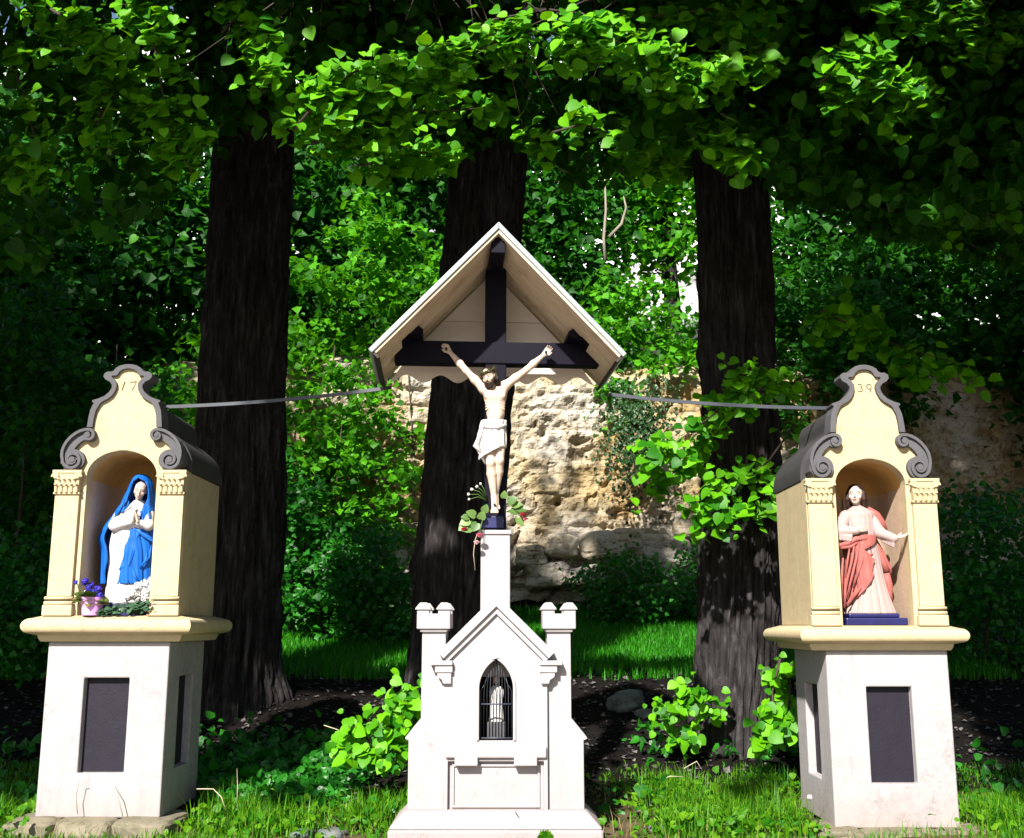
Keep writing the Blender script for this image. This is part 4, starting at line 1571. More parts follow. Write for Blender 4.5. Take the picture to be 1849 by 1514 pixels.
def unit(v):
    return v / (np.linalg.norm(v, axis=-1, keepdims=True) + 1e-9)


def frames(tip, nrm):
    tip = unit(tip)
    nrm = unit(nrm - tip * np.sum(tip * nrm, -1, keepdims=True))
    return np.cross(tip, nrm), tip, nrm


def leaf_obj(name, me, parent, pos, tip, nrm, size):
    x, y, z = frames(np.array([tip], float), np.array([nrm], float))
    o = bpy.data.objects.new(name, me)
    COL.objects.link(o)
    Mx = Matrix(((x[0][0], y[0][0], z[0][0], 0), (x[0][1], y[0][1], z[0][1], 0), (x[0][2], y[0][2], z[0][2], 0), (0, 0, 0, 1)))
    o.matrix_basis = Matrix.Translation(Vector(pos)) @ Mx @ Matrix.Diagonal((size, size, size, 1))
    o.parent = parent
    o.matrix_parent_inverse = Matrix.Translation(-world_base(parent))
    return o


ME_LEAF = heart_leaf('lime_leaf', M_LEAF_LIT)
ME_ROSELEAF = heart_leaf('rose_leaf', leaf_mat('rose_leaf', (.06, .13, .03), (.16, .26, .07), (.2, .3, .06), .3))
ME_POTLEAF = heart_leaf('pot_leaf', leaf_mat('pot_leaf', (.03, .08, .02), (.16, .16, .03), (.1, .14, .02), .25))
ME_IVYLEAF = heart_leaf('garland_leaf', leaf_mat('garland_leaf', (.015, .05, .02), (.07, .14, .08), (.03, .08, .03), .2))


def rose(mb, c, r, seed):
    rr = random.Random(seed)
    V0, F0 = [], []
    for k in range(12):
        a = k * 2.4
        ring = .25 + .06 * k
        n, m = 5, 4
        V, F = [], []
        for i in range(m):
            v = i / (m - 1)
            for j in range(n):
                u = (j / (n - 1) - .5)
                w = a + u * (1.5 + .2 * ring)
                rad = r * (ring * (.45 + .6 * v)) + r * .10 * v * v * (k > 5)
                V.append((c[0] + rad * math.cos(w), c[1] + rad * math.sin(w) * .9 - r * .3, c[2] + r * (v * 1.1 - .55) * (1 - .05 * k) - r * .5 * u * u * v))
        for i in range(m - 1):
            for j in range(n - 1):
                F.append((i * n + j, i * n + j + 1, (i + 1) * n + j + 1, (i + 1) * n + j))
        mb.add(V, F)


def flower_ball(mb, c, r, n, seed):
    rr = np.random.default_rng(seed)
    d = unit(rr.normal(size=(n, 3)))
    Vc = [(c[0] + .78 * r * math.sin(math.pi * i / 5) * math.cos(2 * math.pi * j / 8), c[1] + .78 * r * math.sin(math.pi * i / 5) * math.sin(2 * math.pi * j / 8), c[2] + .78 * r * math.cos(math.pi * i / 5)) for i in range(6) for j in range(8)]
    mb.add(Vc, [(i * 8 + j, i * 8 + (j + 1) % 8, i * 8 + 8 + (j + 1) % 8, i * 8 + 8 + j) for i in range(5) for j in range(8)])
    for q in d:
        if q[1] > .5:
            continue
        x, y, z = frames(np.array([np.cross(q, rr.normal(size=3))]), np.array([q]))
        p = np.array(c) + q * r * rr.uniform(.7, 1)
        s_ = r * .55
        V = [p + x[0] * s_ * .5 + q * .2 * s_, p + y[0] * s_ * .6 + q * .1 * s_, p - x[0] * s_ * .5 + q * .2 * s_, p - y[0] * s_ * .6 + q * .1 * s_, p - q * s_ * .15]
        mb.add(V, [(0, 1, 4), (1, 2, 4), (2, 3, 4), (3, 0, 4)])


def posy(label, stems, at, name='rose_posy', cat='flowers', group=None, leafme=None):
    """stems: list of (px, py, D, kind, radius) flower heads tied at 'at'"""
    th = thing(name, label, cat, tuple(at), group)
    for k, (px, py, D, mat, r, kind) in enumerate(stems):
        c = P(px, py, D)
        mid = (np.array(at) + c) / 2 + np.array([0, -.02, .025])
        MB().tube([at, mid, c], [.004, .0035, .003], 5).build('stem', M_STEM, th, 0, True)
        mb = MB()
        (rose if kind == 'rose' else flower_ball)(mb, c, r, *((k * 3 + 1,) if kind == 'rose' else (26, k + 2)))
        o = mb.build('blossom', mat, th, 0, True)
    return th


tieL, tieR = P(876, 927, 8.72), P(914, 925, 8.72)
th = posy('pink and red roses tied to the left of the figure\'s feet', [(838, 956, 8.64, M_RED, .030, 'rose'), (866, 967, 8.62, M_ROSE, .036, 'rose'), (861, 980, 8.62, M_PALEROSE, .032, 'rose')], tieL)
for (px, py, tx, tz, sz) in ((848, 940, -1, -.4, .085), (842, 948, -1, -.7, .075), (858, 932, -.6, .3, .08), (862, 945, -.5, -.8, .08), (868, 938, .2, .6, .07), (874, 925, .3, .8, .065), (852, 953, -.9, -.2, .09), (846, 935, -1, .1, .06)):
    leaf_obj('leaf', ME_ROSELEAF, th, P(px, py, 8.66), (tx, -.25, tz), (.2, -1, .5), sz)
mb = MB()
mb.tube([tieL, P(858, 975, 8.66), P(855, 1000, 8.66), P(858, 1030, 8.68)], .003, 5)
mb.build('trailing_stem', M_DRY, th, 0, True)
th = posy('pink and red roses tied to the right of the figure\'s feet', [(944, 930, 8.62, M_RED, .030, 'rose'), (948, 938, 8.64, M_ROSE, .028, 'rose'), (947, 918, 8.66, M_PALEROSE, .012, 'ball')], tieR)
for (px, py, tx, tz, sz) in ((918, 908, .8, .4, .085), (926, 913, 1, .1, .075), (934, 918, 1, -.3, .075), (936, 935, .5, -1, .075), (922, 920, .6, -.5, .07), (910, 900, .1, 1, .06)):
    leaf_obj('leaf', ME_ROSELEAF, th, P(px, py, 8.66), (tx, -.25, tz), (.1, -1, .6), sz)
posy('sprig of small dry white flowers above the left roses', [(846, 893, 8.70, M_WHITEPETAL, .014, 'ball'), (852, 884, 8.70, M_WHITEPETAL, .014, 'ball'), (861, 879, 8.70, M_WHITEPETAL, .013, 'ball'), (868, 874, 8.71, M_WHITEPETAL, .012, 'ball'),
                                                               (847, 902, 8.70, M_WHITEPETAL, .011, 'ball')], P(880, 905, 8.76), 'dried_sprig')

# pot with violet flowers
zl = 1.682
pc = P(165, 1110, 8.86)
pc[2] = zl
th = thing('flower_pot', 'lilac plastic pot with violet flowers on the shrine ledge', 'flower pot', tuple(pc))
prof = [(.074, 0), (.083, .09), (.088, .091), (.094, .145), (.088, .145), (.080, .12), (.0, .12)]
V, F = [], []
for (r_, z_) in prof:
    for k in range(28):
        V.append((pc[0] + r_ * math.cos(2 * math.pi * k / 28), pc[1] + r_ * math.sin(2 * math.pi * k / 28), zl + z_))
for i in range(len(prof) - 1):
    for k in range(28):
        F.append((i * 28 + k, i * 28 + (k + 1) % 28, (i + 1) * 28 + (k + 1) % 28, (i + 1) * 28 + k))
F.append(tuple(range(28)))
smooth_split(obj('pot', py_mesh('pot', V, F), M_POT, th), 40)
rr = np.random.default_rng(4)
for k in range(12):
    tgt = P(160 + rr.uniform(-22, 22), 1060 + rr.uniform(-16, 18), 8.85 + rr.uniform(-.04, .05))
    if k in (0,):
        tgt = P(137, 1052, 8.84)
    mb = MB()
    flower_ball(mb, tgt, .027 if k else .018, 34, 70 + k)
    mb.build('blossom', M_VIOLET if k not in (3,) else M_WHITEPETAL, th, 0, True)
    MB().tube([(pc[0] + rr.uniform(-.03, .03), pc[1], zl + .12), tgt], .003, 5).build('stem', M_STEM, th)
for k in range(30):
    a = rr.uniform(-2.6, 2.6)
    d = np.array([math.sin(a), -abs(math.cos(a)) * .6, rr.uniform(-.15, .7)])
    leaf_obj('leaf', ME_POTLEAF, th, pc + np.array([0, 0, .12]) + d * np.array([.05, .05, .03]), d + np.array([0, 0, -.2]), (d[0] * .3, -.5, 1), rr.uniform(.06, .11))

th = thing('white_flowers', 'bunch of white flowers with dark leaves at the veiled statue\'s hem', 'flowers', tuple(P(255, 1105, 8.98)))
for k, (px, py, r_) in enumerate([(240, 1072, .034), (252, 1060, .034), (264, 1056, .036), (276, 1060, .032), (262, 1070, .03), (280, 1068, .028), (262, 1080, .028), (248, 1082, .02), (284, 1074, .02), (232, 1078, .026), (272, 1050, .026), (226, 1086, .02)]):
    mb = MB()
    flower_ball(mb, P(px, py, 8.92 + .02 * (k % 3)), r_ * 1.35, 60, 20 + k)
    mb.build('blossom', M_WHITEPETAL, th, 0, True)
for k in range(34):
    px, py = rr.uniform(232, 288), rr.uniform(1076, 1104)
    leaf_obj('leaf', ME_IVYLEAF, th, P(px, py, 8.95 + rr.uniform(-.02, .04)), (rr.uniform(-1, 1), -.5, rr.uniform(-.8, .5)), (rr.uniform(-.5, .5), -1, .6), rr.uniform(.035, .06))
th = thing('leaf_garland', 'low garland of green leaves with pale roses along the ledge', 'garland', tuple(P(230, 1111, 8.86)))
for k in range(110):
    u = rr.uniform(0, 1)
    px, py = 176 + u * 100, 1106 - 14 * u + rr.uniform(-7, 8) * (.5 + u * .6)
    leaf_obj('leaf', ME_IVYLEAF, th, P(px, py, 8.85 + rr.uniform(-.03, .03)), (rr.uniform(-1, 1), -.6, rr.uniform(-.8, .4)), (rr.uniform(-.4, .4), -1, .8), rr.uniform(.03, .05))
for k, (px, py, m_, r_) in enumerate([(277, 1092, M_PALEROSE, .026), (270, 1103, M_PALEROSE, .022), (281, 1106, M_RED, .020), (268, 1111, M_PALEROSE, .018)]):
    mb = MB()
    rose(mb, P(px, py, 8.84), r_, k)
    mb.build('blossom', m_, th, 0, True)
MB().tube([P(172, 1110, 8.86), P(220, 1106, 8.86), P(278, 1098, 8.86)], .004, 5).build('stem', M_STEM, th)

# ------------------------------------------------------------------ trees
SD = np.array(SUN_DIR)


def proj(p):
    p = np.asarray(p, float)
    y, z = p[..., 1], p[..., 2] - CAM_H
    f = y * _c + z * _s
    v = (-y * _s + z * _c) / f
    return 924.5 + FPX * p[..., 0] / f, 757 - FPX * v


BOUGH = [  # tree, [(px,py)...], D0, D1, leaves, spread px (up, down), size
    (1, [(530, 235), (585, 170), (640, 130), (710, 110), (780, 130), (850, 95)], 8.5, 8.35, 90, (35, 95), .125),
    (1, [(850, 100), (920, 60), (980, 55), (1050, 75), (1110, 50), (1165, 85), (1190, 130)], 8.4, 8.3, 95, (30, 75), .125),
    (1, [(560, 260), (650, 235), (740, 200), (830, 200), (900, 190)], 8.8, 8.8, 55, (50, 60), .13),
    (1, [(640, 300), (720, 285), (800, 270)], 9.3, 9.4, 26, (20, 50), .13),
    (1, [(960, 250), (1050, 225), (1130, 250), (1200, 300)], 9.3, 9.5, 30, (40, 60), .135),
    (2, [(1215, 150), (1270, 120), (1330, 100), (1390, 85)], 8.5, 8.6, 36, (25, 45), .125),
    (2, [(1480, 150), (1530, 105), (1590, 100), (1640, 140), (1670, 185)], 8.5, 8.5, 64, (20, 90), .13),
    (2, [(1600, 15), (1680, 10), (1760, 40), (1850, 60)], 8.3, 8.3, 48, (30, 70), .13),
    (2, [(1180, 30), (1260, 20), (1340, 10), (1420, 20)], 8.7, 8.7, 34, (20, 60), .13),
    (2, [(1290, 250), (1320, 270), (1350, 300)], 9.0, 9.0, 10, (20, 40), .15),
    (2, [(1700, 340), (1780, 380), (1849, 420)], 10.0, 10.0, 20, (60, 90), .13),
    (2, [(1480, 560), (1560, 600), (1640, 630), (1740, 660)], 11.2, 11.0, 32, (80, 60), .15),
    (2, [(1450, 690), (1380, 700), (1300, 740), (1220, 800), (1130, 870)], 10.6, 10.4, 52, (45, 45), .125),
    (0, [(255, -20), (275, 60), (290, 150), (305, 230), (345, 310)], 8.2, 8.3, 62, (30, 30), .125),
    (0, [(80, 10), (130, 40), (200, 70), (150, 130)], 8.0, 8.0, 34, (40, 60), .13),
    (0, [(200, 160), (170, 230), (230, 130)], 8.4, 8.4, 22, (40, 60), .13),
    (0, [(400, 60), (440, 20), (480, 100), (470, 170)], 8.5, 8.5, 30, (40, 40), .12),
    (0, [(0, 60), (40, 160), (60, 240), (60, 330)], 8.6, 8.6, 26, (50, 50), .13),
]
# places kept sunlit by removing crown leaves: (low corner, high corner, share of leaves left in the way)
OPEN = [((-1.4, 7.9, 0), (1.2, 9.4, 5.15), 0), ((-4.15, 8.6, 0), (-2.35, 10.0, 3.9), 0), ((2.2, 8.6, 0), (3.9, 10.0, 3.9), 0), ((-6, 6, 0), (6, 9.4, .15), 0),
        ((-1.8, 9.4, .2), (-.7, 10.2, 1.35), .02), ((2.1, 10.2, .3), (2.95, 10.9, 1.7), .15), ((1.3, 10.9, .4), (2.3, 11.6, 1.3), .2), ((1.0, 10.2, 2.4), (3.0, 11.1, 4.2), .5)]
for bi, kp in ((0, 0), (1, 0), (5, .1), (6, 0), (7, .35), (13, .6), (14, .5)):
    _, path, D0, D1, n_, sp, sz_ = BOUGH[bi]
    for (xa, ya), (xb, yb) in zip(path[:-1], path[1:]):
        q0 = P(min(xa, xb) - 25, max(ya, yb) + sp[1] * .35, D0)
        q1 = P(max(xa, xb) + 25, min(ya, yb) - sp[0] * .8, D0)
        OPEN.append(((q0[0], D0 - .12, q0[2]), (q1[0], D0 + .04, q1[2]), kp))
BACK = [((-1.8, 20.4, 1.9), (3.8, 21.8, 6.5), .15), ((-6.0, 18, 4.5), (-.8, 23, 11), .06), ((.5, 21, 6.0), (6, 24, 10), .12), ((6.2, 20.5, 2.6), (10.5, 22.2, 6.0), .35), ((-4.2, 14.6, 1.0), (4, 19.5, 1.7), .0), ((-4.6, 16.4, 1.5), (-1.2, 19, 4.5), .03),
        ((1.9, 11.3, .3), (3.2, 12.3, 2.5), .2)]


# the upper trunks, kept in deep shade by sparing the leaves before them
DEEP = [((-3.85, 12.9, 1.5), (-2.75, 13.3, 9.6), 1), ((-1.15, 12.9, 3.0), (.05, 13.3, 9.6), 1), ((2.1, 11.7, 2.8), (3.0, 12.1, 9.2), 1)]


def let_sun(p, rs):
    keep = np.ones(len(p), bool)
    for lo, hi, k in BACK + DEEP + OPEN:
        t0 = np.full(len(p), -1e9)
        t1 = np.full(len(p), 1e9)
        for a in range(3):
            u = (lo[a] - p[:, a]) / SD[a]
            w = (hi[a] - p[:, a]) / SD[a]
            t0 = np.maximum(t0, np.minimum(u, w))
            t1 = np.minimum(t1, np.maximum(u, w))
        hit = (t1 > t0) & (t0 > .02)
        if k == 1:
            keep |= hit
        else:
            keep &= ~(hit & (rs.random(len(p)) > k))
    return keep


KITE = np.array([(0, 0, 0), (-.46, .34, .10), (0, 1.0, -.10), (.46, .34, .10), (0, .42, 0)])
KITE_F = np.array([(0, 4, 1), (1, 4, 2), (4, 3, 2), (0, 3, 4)])
PENT = np.array([(0, 0, 0), (-.34, .0, .05), (-.5, .35, .10), (-.28, .76, .02), (0, 1.05, -.12), (.28, .76, .02), (.5, .35, .10), (.34, .0, .05), (0, .45, 0)])
PENT_F = np.array([(8, i, i + 1) for i in range(7)] + [(8, 7, 0)])


def leaves(name, pos, size, tip, nrm, mat, parent=None, shape='kite'):
    T, TF = {'kite': (KITE, KITE_F), 'pent': (PENT, PENT_F), 'heart': (HEART_V, np.array(HEART_F))}[shape]
    n = len(pos)
    x, y, z = frames(tip, nrm)
    V = pos[:, None, :] + size[:, None, None] * (T[None, :, 0:1] * x[:, None] + T[None, :, 1:2] * y[:, None] + T[None, :, 2:3] * z[:, None])
    F = (np.arange(n)[:, None, None] * len(T) + TF[None]).reshape(-1, 3)
    me = np_mesh(name, V.reshape(-1, 3), F, shape == 'heart')
    at = me.attributes.new('tint', 'FLOAT', 'POINT')
    at.data.foreach_set('value', np.repeat(RNG.random(n), len(T)).astype(np.float32))
    return obj(name, me, mat, parent)


def leaf_dirs(n, rs, droop=.6, out=None, face=(0, -.45, .75)):
    tip = rs.normal(size=(n, 3)) * np.array([1, 1, .5]) + np.array([0, 0, -droop])
    if out is not None:
        tip = tip + out * .7
    nrm = rs.normal(size=(n, 3)) * .55 + np.array(face)
    return tip, nrm


def cloud(rs, lo, hi, nclu, per, sig, size, accept=None, sun=False, ell=True):
    lo, hi = np.array(lo, float), np.array(hi, float)
    c = (lo + hi) / 2
    if ell:
        d = unit(rs.normal(size=(nclu, 3))) * (rs.random((nclu, 1))**.4)
        C = c + d * (hi - lo) / 2
    else:
        C = lo + rs.random((nclu, 3)) * (hi - lo)
    pos = np.repeat(C, per, 0) + rs.normal(size=(nclu * per, 3)) * np.array([sig, sig, sig * .55])
    if accept is not None:
        pos = pos[accept(pos)]
    if sun:
        pos = pos[let_sun(pos, rs)]
    pos = pos[pos[:, 1] > 1.0]
    pos = pos[pos[:, 2] > ground_h(pos[:, 0], pos[:, 1]) + .05]
    sz = size * rs.uniform(.65, 1.3, len(pos))
    return pos, sz


def trunk_mesh(name, cen, rad, zb, zt, seed, nth=220, nz=200, flare=.75):
    z = zb - .25 + (zt - zb + .25) * np.linspace(0, 1, nz)**1.25
    C = crom(z, cen)
    r = crom(z, rad)[:, 0]
    th = np.linspace(0, 2 * math.pi, nth, endpoint=False)
    TH, Z = np.meshgrid(th, z)
    rs = np.random.default_rng(seed)
    ph = rs.uniform(0, 6.28, 4)
    lob = (np.sin(3 * TH + ph[0]) * .5 + np.sin(5 * TH + ph[1]) * .35 + np.sin(7 * TH + ph[2]) * .2)
    fl = flare * np.exp(-np.clip(Z - zb, 0, 9) / .38)
    Rr = r[:, None] * (1 + fl * (.55 + .6 * np.clip(lob, -.3, 1)) + .05 * lob)
    q = np.stack([np.cos(TH) * 3.2, np.sin(TH) * 3.2, Z * .55], -1)
    n1 = fbm(q * 2.3, 4, seed)
    rid = 1 - np.abs(fbm(np.stack([np.cos(TH) * 8, np.sin(TH) * 8, Z * 1.1 + .9 * n1], -1), 4, seed + 5)) * 4
    kn = np.clip(fbm(np.stack([np.cos(TH) * 2, np.sin(TH) * 2, Z * 1.3], -1), 3, seed + 9) - .18, 0, 1)
    Rr = Rr + .06 * r[:, None] / .5 * np.clip(rid, -.8, 1) + .05 * n1 + .30 * kn * r[:, None]
    V = np.stack([C[:, 0:1] + Rr * np.cos(TH), C[:, 1:2] + Rr * np.sin(TH), Z], -1)
    i = np.arange(nz - 1)[:, None] * nth + np.arange(nth)[None, :]
    j = np.arange(nz - 1)[:, None] * nth + (np.arange(nth)[None, :] + 1) % nth
    F = np.stack([i, j, j + nth, i + nth], -1).reshape(-1, 4)
    return np_mesh(name, V.reshape(-1, 3), F, True)


TREES = []
for (lab, D, pts, radp, seed) in (
        ('massive dark lime trunk behind the shrine marked 17', 13.3, [(408, 1240), (425, 1000), (436, 700), (455, 300)], .52, 3),
        ('furrowed lime trunk directly behind the roofed cross', 13.3, [(815, 1245), (826, 1050), (846, 760), (877, 350)], .50, 8),
        ('lime trunk with pale lit base beside the shrine marked 39', 12.0, [(1322, 1345), (1338, 1050), (1334, 650), (1318, 330)], .42, 14)):
    W_ = [P(x, y, D) for x, y in pts]
    zb = float(ground_h(W_[0][0], D))
    rows = [(zb - .4, W_[0][0], D)] + [(p[2], p[0], D) for p in W_[1:]]
    top = W_[-1] + (W_[-1] - W_[-2]) * .8
    rows.append((top[2] + 1.5, top[0], D))
    rad = [(zb - .5, radp * 1.03), (zb + 2, radp * .98), (zb + 5, radp * .93), (zb + 12, radp * .80)]
    th = thing('lime_tree', lab, 'tree', (W_[0][0], D, zb), 'row of lime trees behind the shrines')
    obj('trunk', trunk_mesh('lime_trunk', rows, rad, zb, 10.3, seed, flare=.10 if D < 12.5 else .32), M_BARK, th)
    TREES.append((th, np.array([top[0], D]), W_))

# limbs that reach forward over the shrines
rs = np.random.default_rng(21)
for ti, (th, c, W_) in enumerate(TREES):
    tw = MB()
    for k in range(6):
        a = R(rs.uniform(200, 340))
        z0 = rs.uniform(9.2, 10.0)
        ln = rs.uniform(3.2, 5.2)
        pts = [np.array([c[0], c[1], z0])]
        for q in range(1, 6):
            u = q / 5
            pts.append(np.array([c[0] + math.cos(a) * ln * u + rs.normal() * .1, c[1] + math.sin(a) * ln * u + rs.normal() * .1, z0 + .6 * u - 1.4 * u * u + rs.normal() * .08]))
        MB().tube(pts, [.16, .12, .09, .07, .05, .02], 9).build('limb', M_BARK, th, 0, True)
        for q in range(16):
            b0 = pts[1 + q % 5]
            e0 = b0 + np.array([rs.normal() * .9, rs.normal() * .5 - .2, -rs.uniform(.2, 1.8)])
            tw.tube([b0, (b0 + e0) / 2 + np.array([0, 0, .15]), e0], [.018, .011, .004], 5)
    tag(tw.build('twigs', M_TWIG, th, 0, True), kind='stuff')

# the crowns, with unseen leaf masses added to cast shade
CONT = ([-900, 0, 200, 370, 520, 650, 800, 950, 1100, 1250, 1400, 1600, 1849, 2700], [560, 420, 340, 290, 250, 300, 290, 270, 300, 310, 340, 370, 430, 560])


def above(p):
    u, v = proj(p)
    lim = np.interp(u, *CONT) + 190 * fbm(np.stack([u / 210, v / 210, p[:, 1] * .3], -1), 4, 4)
    seen = (u > -40) & (u < 1890) & (v > -30)
    return (v < lim) & ~(seen & (p[:, 1] < 9.0))


def forward(p):
    u, v = proj(p)
    return ((v < -260) | (u < -450) | (u > 2300)) & (p[:, 2] < 1.5 + .83 * (21 - p[:, 1])) & (p[:, 1] > 2.5)


def outside(p):
    u, v = proj(p)
    return ((v < -260) | (u < -450) | (u > 2300)) & (p[:, 1] > 2.5)


def upper(p):
    return (p[:, 2] > 7.3 + .83 * (8.4 - p[:, 1])) & (p[:, 2] < 1.5 + .83 * (21 - p[:, 1])) & (proj(p)[1] < -25)


rs = np.random.default_rng(33)
allp, alls = [], []
for lo, hi, n, per, sg in (((-9.5, 6.2, 5.0), (9.5, 13.6, 10.5), 950, 52, .30), ((-8.5, 9.2, 4.8), (8.5, 12.0, 8.6), 420, 44, .26), ((-10, 12.2, 6.2), (10, 15.2, 11.2), 1100, 44, .40), ((-11, 4.4, 6.2), (-3.2, 9.5, 9.8), 420, 36, .40),
                           ((-3.6, 10.4, 7.6), (4.0, 13.6, 10.6), 420, 36, .36), ((3.4, 9.5, 3.6), (9.5, 13.5, 7.5), 260, 40, .28), ((-10, 9, 3.6), (-4.0, 14, 7.5), 240, 40, .28)):
    p, s_ = cloud(rs, lo, hi, n, per, sg, .135, above, True, False)
    allp.append(p)
    alls.append(s_)
p, s_ = cloud(rs, (-12, 3.2, 7.0), (12, 12.5, 15.5), 3600, 34, .55, .25, upper, True, False)  # unseen upper layer added to darken crowns and trunks below
allp.append(p)
alls.append(s_)
for lo, hi, n in (((-19, 1.0, 5.0), (-4.8, 12.5, 17.0), 1500), ((3.0, 7.5, 9.6), (10.5, 13.5, 17.0), 700)):  # unseen side masses added to shade the background left and right
    p, s_ = cloud(rs, lo, hi, n, 34, .7, .36, outside, True, False)
    allp.append(p)
    alls.append(s_)
p, s_ = cloud(rs, (-10, 1.2, 3.4), (9, 8.0, 11.5), 2600, 34, .55, .25, forward, True, False)  # unseen forward overhang added to shade the ground between the monuments
allp.append(p)
alls.append(s_)
allp, alls = np.concatenate(allp), np.concatenate(alls)
own = np.argmin(np.abs(allp[:, 0:1] - np.array([t_[1][0] for t_ in TREES])[None]), 1)
for k, (th, c, W_) in enumerate(TREES):
    u_, v_ = proj(allp)
    vis = (u_ > -60) & (u_ < 1910) & (v_ > -60)
    for m, shp, nm in (((own == k) & vis, 'heart', 'crown'), ((own == k) & ~vis, 'kite', 'unseen_shade_crown')):
        tip, nrm = leaf_dirs(m.sum(), rs, .7)
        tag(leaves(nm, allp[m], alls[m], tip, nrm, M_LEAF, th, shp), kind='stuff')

# leafy boughs that hang into view, leaf by leaf
rs = np.random.default_rng(52)


EXTRA = {}


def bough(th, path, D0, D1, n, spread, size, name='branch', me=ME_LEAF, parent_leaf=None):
    m = len(path)
    pts = [P(x, y, D0 + (D1 - D0) * k / (m - 1)) for k, (x, y) in enumerate(path)]
    hs = 45 if name == 'branch' else 26
    br = MB()
    br.tube(pts, list(np.linspace(.014, .004, m)), 6)
    seg = np.linspace(0, 1, m)
    A = np.array(pts)
    spx = D0 / FPX
    k = 0
    while k < n:
        u = rs.uniform(0, 1)
        base = np.array([np.interp(u, seg, A[:, a]) for a in range(3)])
        dirx = rs.uniform(-1, 1)
        dz = rs.uniform(-spread[1], spread[0]) * spx
        end = base + np.array([dirx * hs * spx, rs.uniform(-.22, .14), dz])
        mid = (base + end) / 2 + np.array([0, 0, .04])
        br.tube([base, mid, end], [.004, .003, .002], 4)
        q = int(rs.integers(3, 6))
        for j in range(q):
            w = (j + .6) / q
            p = (1 - w)**2 * base + 2 * w * (1 - w) * mid + w * w * end + rs.normal(size=3) * .015
            sd = 1 if j % 2 else -1
            tip = np.array([sd * .75 + dirx * .4, -.55, -.55]) + rs.normal(size=3) * .35
            nrm = np.array([-.2, -.75, .70]) + rs.normal(size=3) * .34
            leaf_obj('leaf', me, th, p, tip, nrm, size * rs.uniform(.5, 1.2))
            k += 1
        for j in range(26 if name == 'branch' else 8):          # the smaller leaves behind, too many to keep apart
            w = rs.random()
            p = (1 - w)**2 * base + 2 * w * (1 - w) * mid + w * w * end + rs.normal(size=3) * np.array([.11, .07, .09]) + np.array([0, .07, 0])
            EXTRA.setdefault(th.name, (th, []))[1].append(np.concatenate([p, np.array([rs.uniform(-1, 1), -.5, -.6]) + rs.normal(size=3) * .35, np.array([-.2, -.7, .7]) + rs.normal(size=3) * .36, [size * rs.uniform(.4, 1.05)]]))
    br.build(name, M_TWIG, th, 0, True)


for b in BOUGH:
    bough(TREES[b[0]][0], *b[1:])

# leafy shoots round the trunk feet
for (lab, nm, D, groups, sz) in (
        ('bright leafy lime shoots between the chapel and the dark trunk', 'lime_sprout', 9.9, [([(760, 1260), (710, 1290), (660, 1330), (600, 1370)], 60, (40, 45)), ([(770, 1330), (720, 1345), (680, 1380)], 42, (40, 45)), ([(745, 1270), (735, 1300)], 16, (20, 30))], .115),
        ('leafy lime shoots left of the lit trunk base', 'lime_sprout', 11.3, [([(1285, 1290), (1255, 1250), (1225, 1270), (1190, 1300)], 34, (35, 40)), ([(1270, 1315), (1220, 1330)], 12, (20, 25))], .115),
        ('curtain of leaves against the left side of the shrine marked 39', 'lime_sprout', 10.6, [([(1408, 1190), (1395, 1250), (1402, 1320), (1385, 1345)], 40, (40, 30)), ([(1428, 1200), (1424, 1280), (1432, 1350)], 34, (40, 30))], .125),
        ('drooping leaf bough across the middle of the right trunk', 'lime_sprout', 10.9, [([(1440, 760), (1390, 830), (1310, 900), (1260, 960)], 46, (60, 40)), ([(1420, 860), (1370, 920), (1290, 930)], 34, (50, 30)), ([(1300, 760), (1250, 830), (1180, 880)], 40, (50, 50))], .12)):
    g0 = groups[0][0][0]
    b0 = P(g0[0], g0[1], D)
    th = thing(nm, lab, 'plant', (b0[0], D, float(ground_h(b0[0], D))))
    for path, n, sp in groups:
        bough(th, path, D, D - .15, n, sp, sz, 'stem')

for th, rows in EXTRA.values():
    A = np.array(rows)
    tag(leaves('small_leaves', A[:, :3], A[:, 9], A[:, 3:6], A[:, 6:9], M_LEAF_LIT, th, 'heart'), kind='stuff')

# ------------------------------------------------------------------ shrubs, ivy and the wood behind
def shrub(name, lab, lo, hi, nclu, per, sig, size, mat, rs, sun=True, group=None, cat='shrub', accept=None, ell=True, stems=5):
    lo, hi = np.array(lo, float), np.array(hi, float)
    cx_, cy_ = (lo[0] + hi[0]) / 2, (lo[1] + hi[1]) / 2
    zb = float(ground_h(cx_, cy_))
    th = thing(name, lab, cat, (cx_, cy_, zb), group)
    p, s_ = cloud(rs, lo, hi, nclu, per, sig, size, accept, False, ell)
    tip, nrm = leaf_dirs(len(p), rs, .35)
    tag(leaves('foliage', p, s_, tip, nrm, mat, th), kind='stuff')
    for k in range(stems):
        q = np.array([cx_ + rs.uniform(-.3, .3) * (hi[0] - lo[0]), cy_ + rs.uniform(-.3, .3) * (hi[1] - lo[1]), 0])
        q[2] = ground_h(q[0], q[1]) - .05
        e = q + np.array([rs.uniform(-.4, .4), rs.uniform(-.3, .3), (hi[2] - zb) * rs.uniform(.5, .85)])
        MB().tube([q, (q + e) / 2 + rs.normal(size=3) * .08, e], [.035, .025, .008], 6).build('stem', M_TWIG, th, 0, True)
    return th


